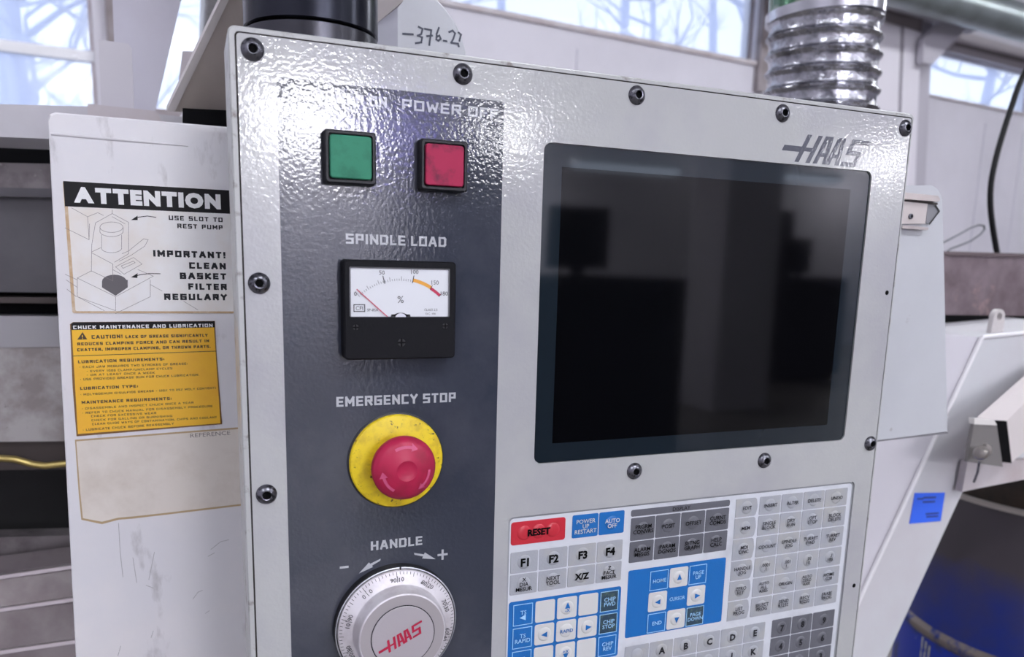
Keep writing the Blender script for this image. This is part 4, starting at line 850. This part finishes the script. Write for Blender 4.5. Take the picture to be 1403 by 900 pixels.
sp.append(cps[-1])
solo(MB().tube(sp, 5.6, 12), 'black_cable', mat('black_rubber_cable', (14, 14, 17), .5, spec=.3), 'thick black cable hanging in front of the white wall', 'cable')
# square tube with clamp, right edge
def TB(u, v): return (1150+u/3.4625, 460+v/3.4625)
t = thing('clamping_arm', 'off-white square tube arm with a grey end plate and star knob', 'clamp arm', tuple(pix(1350, 630, 240)))
YT_ = 240
f4 = [pix(*TB(655, 385), YT_), pix(*TB(792, 405), YT_), pix(*TB(818, 600), YT_), pix(*TB(700, 600), YT_)]
far = [pix(*TB(655+300, 385-265), YT_+46), pix(*TB(792+300, 405-300), YT_+46), pix(*TB(818+300, 600-250), YT_+46), pix(*TB(700+300, 600-250), YT_+46)]
MB().hull(f4, far).build('square_tube', mat('tube_paint', (214, 206, 206), .4), t, smooth=False)
f5 = [pix(*TB(735, 402), YT_-3), pix(*TB(795, 405), YT_-3), pix(*TB(818, 604), YT_-3), pix(*TB(772, 600), YT_-3)]
MB().hull(f5, [p+Vector((0, 3, 0)) for p in f5]).build('open_tube_end', M_darkgap, t, smooth=False)
f6 = [pix(*TB(640, 415), YT_-12), pix(*TB(745, 412), YT_-12), pix(*TB(776, 622), YT_-12), pix(*TB(606, 598), YT_-12)]
MB().hull(f6, [p+Vector((0, 5, 0)) for p in f6]).build('end_plate', mat('grey_end_plate', (128, 124, 124), .4, .3), t, smooth=False)
f7 = [pix(*TB(640, 392), YT_-14), pix(*TB(735, 400), YT_-14), pix(*TB(748, 425), YT_-14), pix(*TB(640, 420), YT_-14)]
MB().hull(f7, [p+Vector((0, 8, 0)) for p in f7]).build('plate_top_fold', mat('fold_white', (224, 220, 218), .35), t, smooth=False)
kc = pix(*TB(690, 540), YT_-12); kd = (pix(*TB(645, 575), YT_-50)-kc).normalized()
kb = MB().lathe([(9, 0), (9, 4), (4.5, 5), (4.0, 26), (6, 27), (9, 31), (9, 38), (6.5, 42), (.01, 43)], kc, kd, 24).build('clamp_knob', mat('knob_metal', (176, 170, 164), .28, .9), t)
MB().tube([pix(*TB(665, 595), YT_-40), pix(*TB(655, 650), YT_-40), pix(*TB(638, 695), YT_-38)], 1.6, 8).build('knob_lever', M_steel, t)
q = pl([(1326, 632), (1480, 628), (1480, 652), (1403, 657), (1345, 668), (1318, 674)], 285)
MB().prism(q, 285, 296).build('mounting_strip', M_trimb, t, smooth=False)
# blue drum
YDr = 560; cD = pix(1462, 666, YDr); RD = 290
t = thing('steel_drum', 'scuffed blue open-top steel drum below the chip conveyor', 'drum', (cD.x, YDr, ZF))
M_blue = mat('scuffed_blue_paint', (20, 44, 110), .42, vary=(3.5, (66, 62, 70), .36, .50), spots=(22, (96, 88, 88), .66, .74))
M_blue2 = mat('clean_blue_paint', (14, 48, 160), .4, vary=(9, (34, 44, 90), .5, .6), spots=(10, (170, 168, 150), .66, .69))
zr = cD.z
nt = M_blue.node_tree; bs = nt.nodes['Principled BSDF']; g1 = nt.nodes.new('ShaderNodeNewGeometry'); sx = nt.nodes.new('ShaderNodeSeparateXYZ'); nt.links.new(g1.outputs['Position'], sx.inputs[0])
n1 = nt.nodes.new('ShaderNodeTexNoise'); n1.inputs['Scale'].default_value = 6; n1.inputs['Detail'].default_value = 7; nt.links.new(g1.outputs['Position'], n1.inputs['Vector'])
ma = nt.nodes.new('ShaderNodeMath'); ma.operation = 'MULTIPLY_ADD'; ma.inputs[1].default_value = .42; nt.links.new(n1.outputs['Fac'], ma.inputs[0]); nt.links.new(sx.outputs[2], ma.inputs[2])
mr = nt.nodes.new('ShaderNodeMapRange'); zb1 = (zr-312+CZ)*S; mr.inputs[1].default_value = zb1+.24; mr.inputs[2].default_value = zb1+.40; nt.links.new(ma.outputs[0], mr.inputs[0])
m3 = nt.nodes.new('ShaderNodeMix'); m3.data_type = 'RGBA'; m3.inputs[6].default_value = lin((18, 44, 132)); m3.inputs[7].default_value = lin((74, 68, 74)); nt.links.new(mr.outputs[0], m3.inputs[0]); nt.links.new(m3.outputs[2], bs.inputs['Base Color'])
if 1:
    pass
b1, b2 = zr-312, zr-600
def dl(mb, pr): return mb.lathe(pr, (cD.x, YDr, 0), (0, 0, 1), 96, False, False)
dl(MB(), [(RD, b1+14), (RD, zr-6)]).build('upper_shell', M_blue, t); dl(MB(), [(RD, ZF+8), (RD, b2-14), (RD+9, b2), (RD, b2+14), (RD, b1-14)]).build('lower_shell', M_blue2, t)
dl(MB(), [(RD, b1-15), (RD+9, b1-6), (RD+10, b1), (RD+9, b1+6), (RD, b1+15)]).build('rolling_hoop', mat('worn_hoop', (128, 118, 112), .4, .4, vary=(20, (40, 56, 120), .5, .6)), t)
dl(MB(), [(RD-5, zr-8), (RD+3, zr-7), (RD+5, zr), (RD, zr+4), (RD-5, zr)]).build('rim', mat('bright_rim', (206, 198, 194), .3, .7), t)
dl(MB(), [(RD-6, zr-4), (RD-6, zr-260), (.01, zr-262)]).build('drum_interior', mat('dark_brown_steel', (58, 44, 38), .6, .2, vary=(10, (30, 24, 22), .4, .6)), t)  # drum interior in dark brown with darker mottling
k = MB()
for i, (a0, z0_, w_, h_) in enumerate(((0, -18, 14, 60), (1, -52, 60, 26), (2, -60, 46, 34), (3, -66, 60, 30), (4, -60, 50, 40))):
    an = math.radians(166+i*7.5)
    for s_ in range(3):
        a2 = an+math.radians(s_*2.2); z_ = b1+z0_-s_*5-(i % 2)*8; dr = Vector((math.cos(a2), math.sin(a2), 0)); tn = Vector((-dr.y, dr.x, 0)); p = Vector((cD.x, YDr, z_))+dr*(RD+.8)
        k.add([p-tn*w_/6, p+tn*w_/6, p+tn*w_/7-Vector((0, 0, h_)), p-tn*w_/7-Vector((0, 0, h_))], [(0, 1, 2, 3)])
k.build('stencilled_lettering', mat('worn_white_stencil', (186, 186, 176), .6, vary=(40, (40, 60, 130), .55, .6)), t, smooth=False)

# ================================================================== column, beam, brace and pipe at the back wall
def WPX(pts, off): return [wp(u, v, off) for u, v in pts]
def wthing(name, lab, cat, pts, off, dp, m, parts=()):
    P0 = wpt(*wp(*pts[0], off), off); tt = thing(name, lab, cat, P0)
    wslab(MB(), WPX(pts, off), off, off-dp).build(parts or 'body', m, tt, smooth=False); return tt
M_colw = mat('column_white', (212, 208, 216), .55); M_colg = mat('column_grey', (176, 172, 182), .55); M_beam = mat('beam_grey', (184, 180, 188), .5); M_dark = mat('taupe_shadow_steel', (122, 112, 116), .6)
ct_ = wthing('steel_column', 'white steel column right of the foil duct', 'column', [(1203, -60), (1238, -60), (1222, 380), (1186, 380)], 320, 120, M_colw, 'flange')
wslab(MB(), WPX([(1232, -60), (1246, -60), (1229, 380), (1217, 380)], 260), 260, 230).build('web', M_dark, ct_, smooth=False)
wslab(MB(), WPX([(1243, -60), (1266, -60), (1249, 380), (1227, 380)], 330), 330, 200).build('rear_flange', M_colw, ct_, smooth=False)
wslab(MB(), WPX([(1264, -60), (1282, -60), (1262, 380), (1247, 380)], 240), 240, 100).build('side_plate', M_colg, ct_, smooth=False)
wslab(MB(), WPX([(1204, 4), (1264, 22), (1262, 44), (1203, 26)], 332), 336, 330).build('cap_plate', M_dark, ct_, smooth=False)
wthing('knee_brace', 'grey diagonal knee brace between the column and the roof beam', 'brace', [(1266, 52), (1290, 30), (1325, 38), (1278, 88), (1264, 86)], 420, 60, M_colg, 'brace_plate')
bt = wthing('roof_beam', 'pale diagonal roof beam flange at top right', 'beam', [(1180, -20), (1260, -6), (1350, 36), (1335, 44), (1262, 24), (1180, 2)], 360, 80, M_beam, 'flange')
wthing('eaves_rail', 'mauve rail above the right window', 'rail', [(1316, 42), (1420, 72), (1420, 100), (1300, 70)], 90, 60, mat('mauve_rail', (178, 170, 176), .55), 'rail')
wslab(MB(), WPX([(1310, 58), (1420, 84), (1420, 90), (1308, 62)], 96), 98, 92).build('rail_groove', M_dark, bt, smooth=False)
a_ = Vector(wpt(*wp(1215, -22, 700), 700)); b_ = Vector(wpt(*wp(1425, 38, 700), 700)); dd = b_-a_
solo(MB().tube([a_-dd*2.5, a_, b_, b_+dd*3], 150, 28), 'ventilation_pipe', mat('galvanised_pipe', (150, 158, 160), .35, .7, vary=(3, (124, 132, 128), .4, .7)), 'large galvanised ventilation pipe crossing the top right corner', 'pipe')
for o in bpy.data.objects:
    if 'o' in o: del o['o']
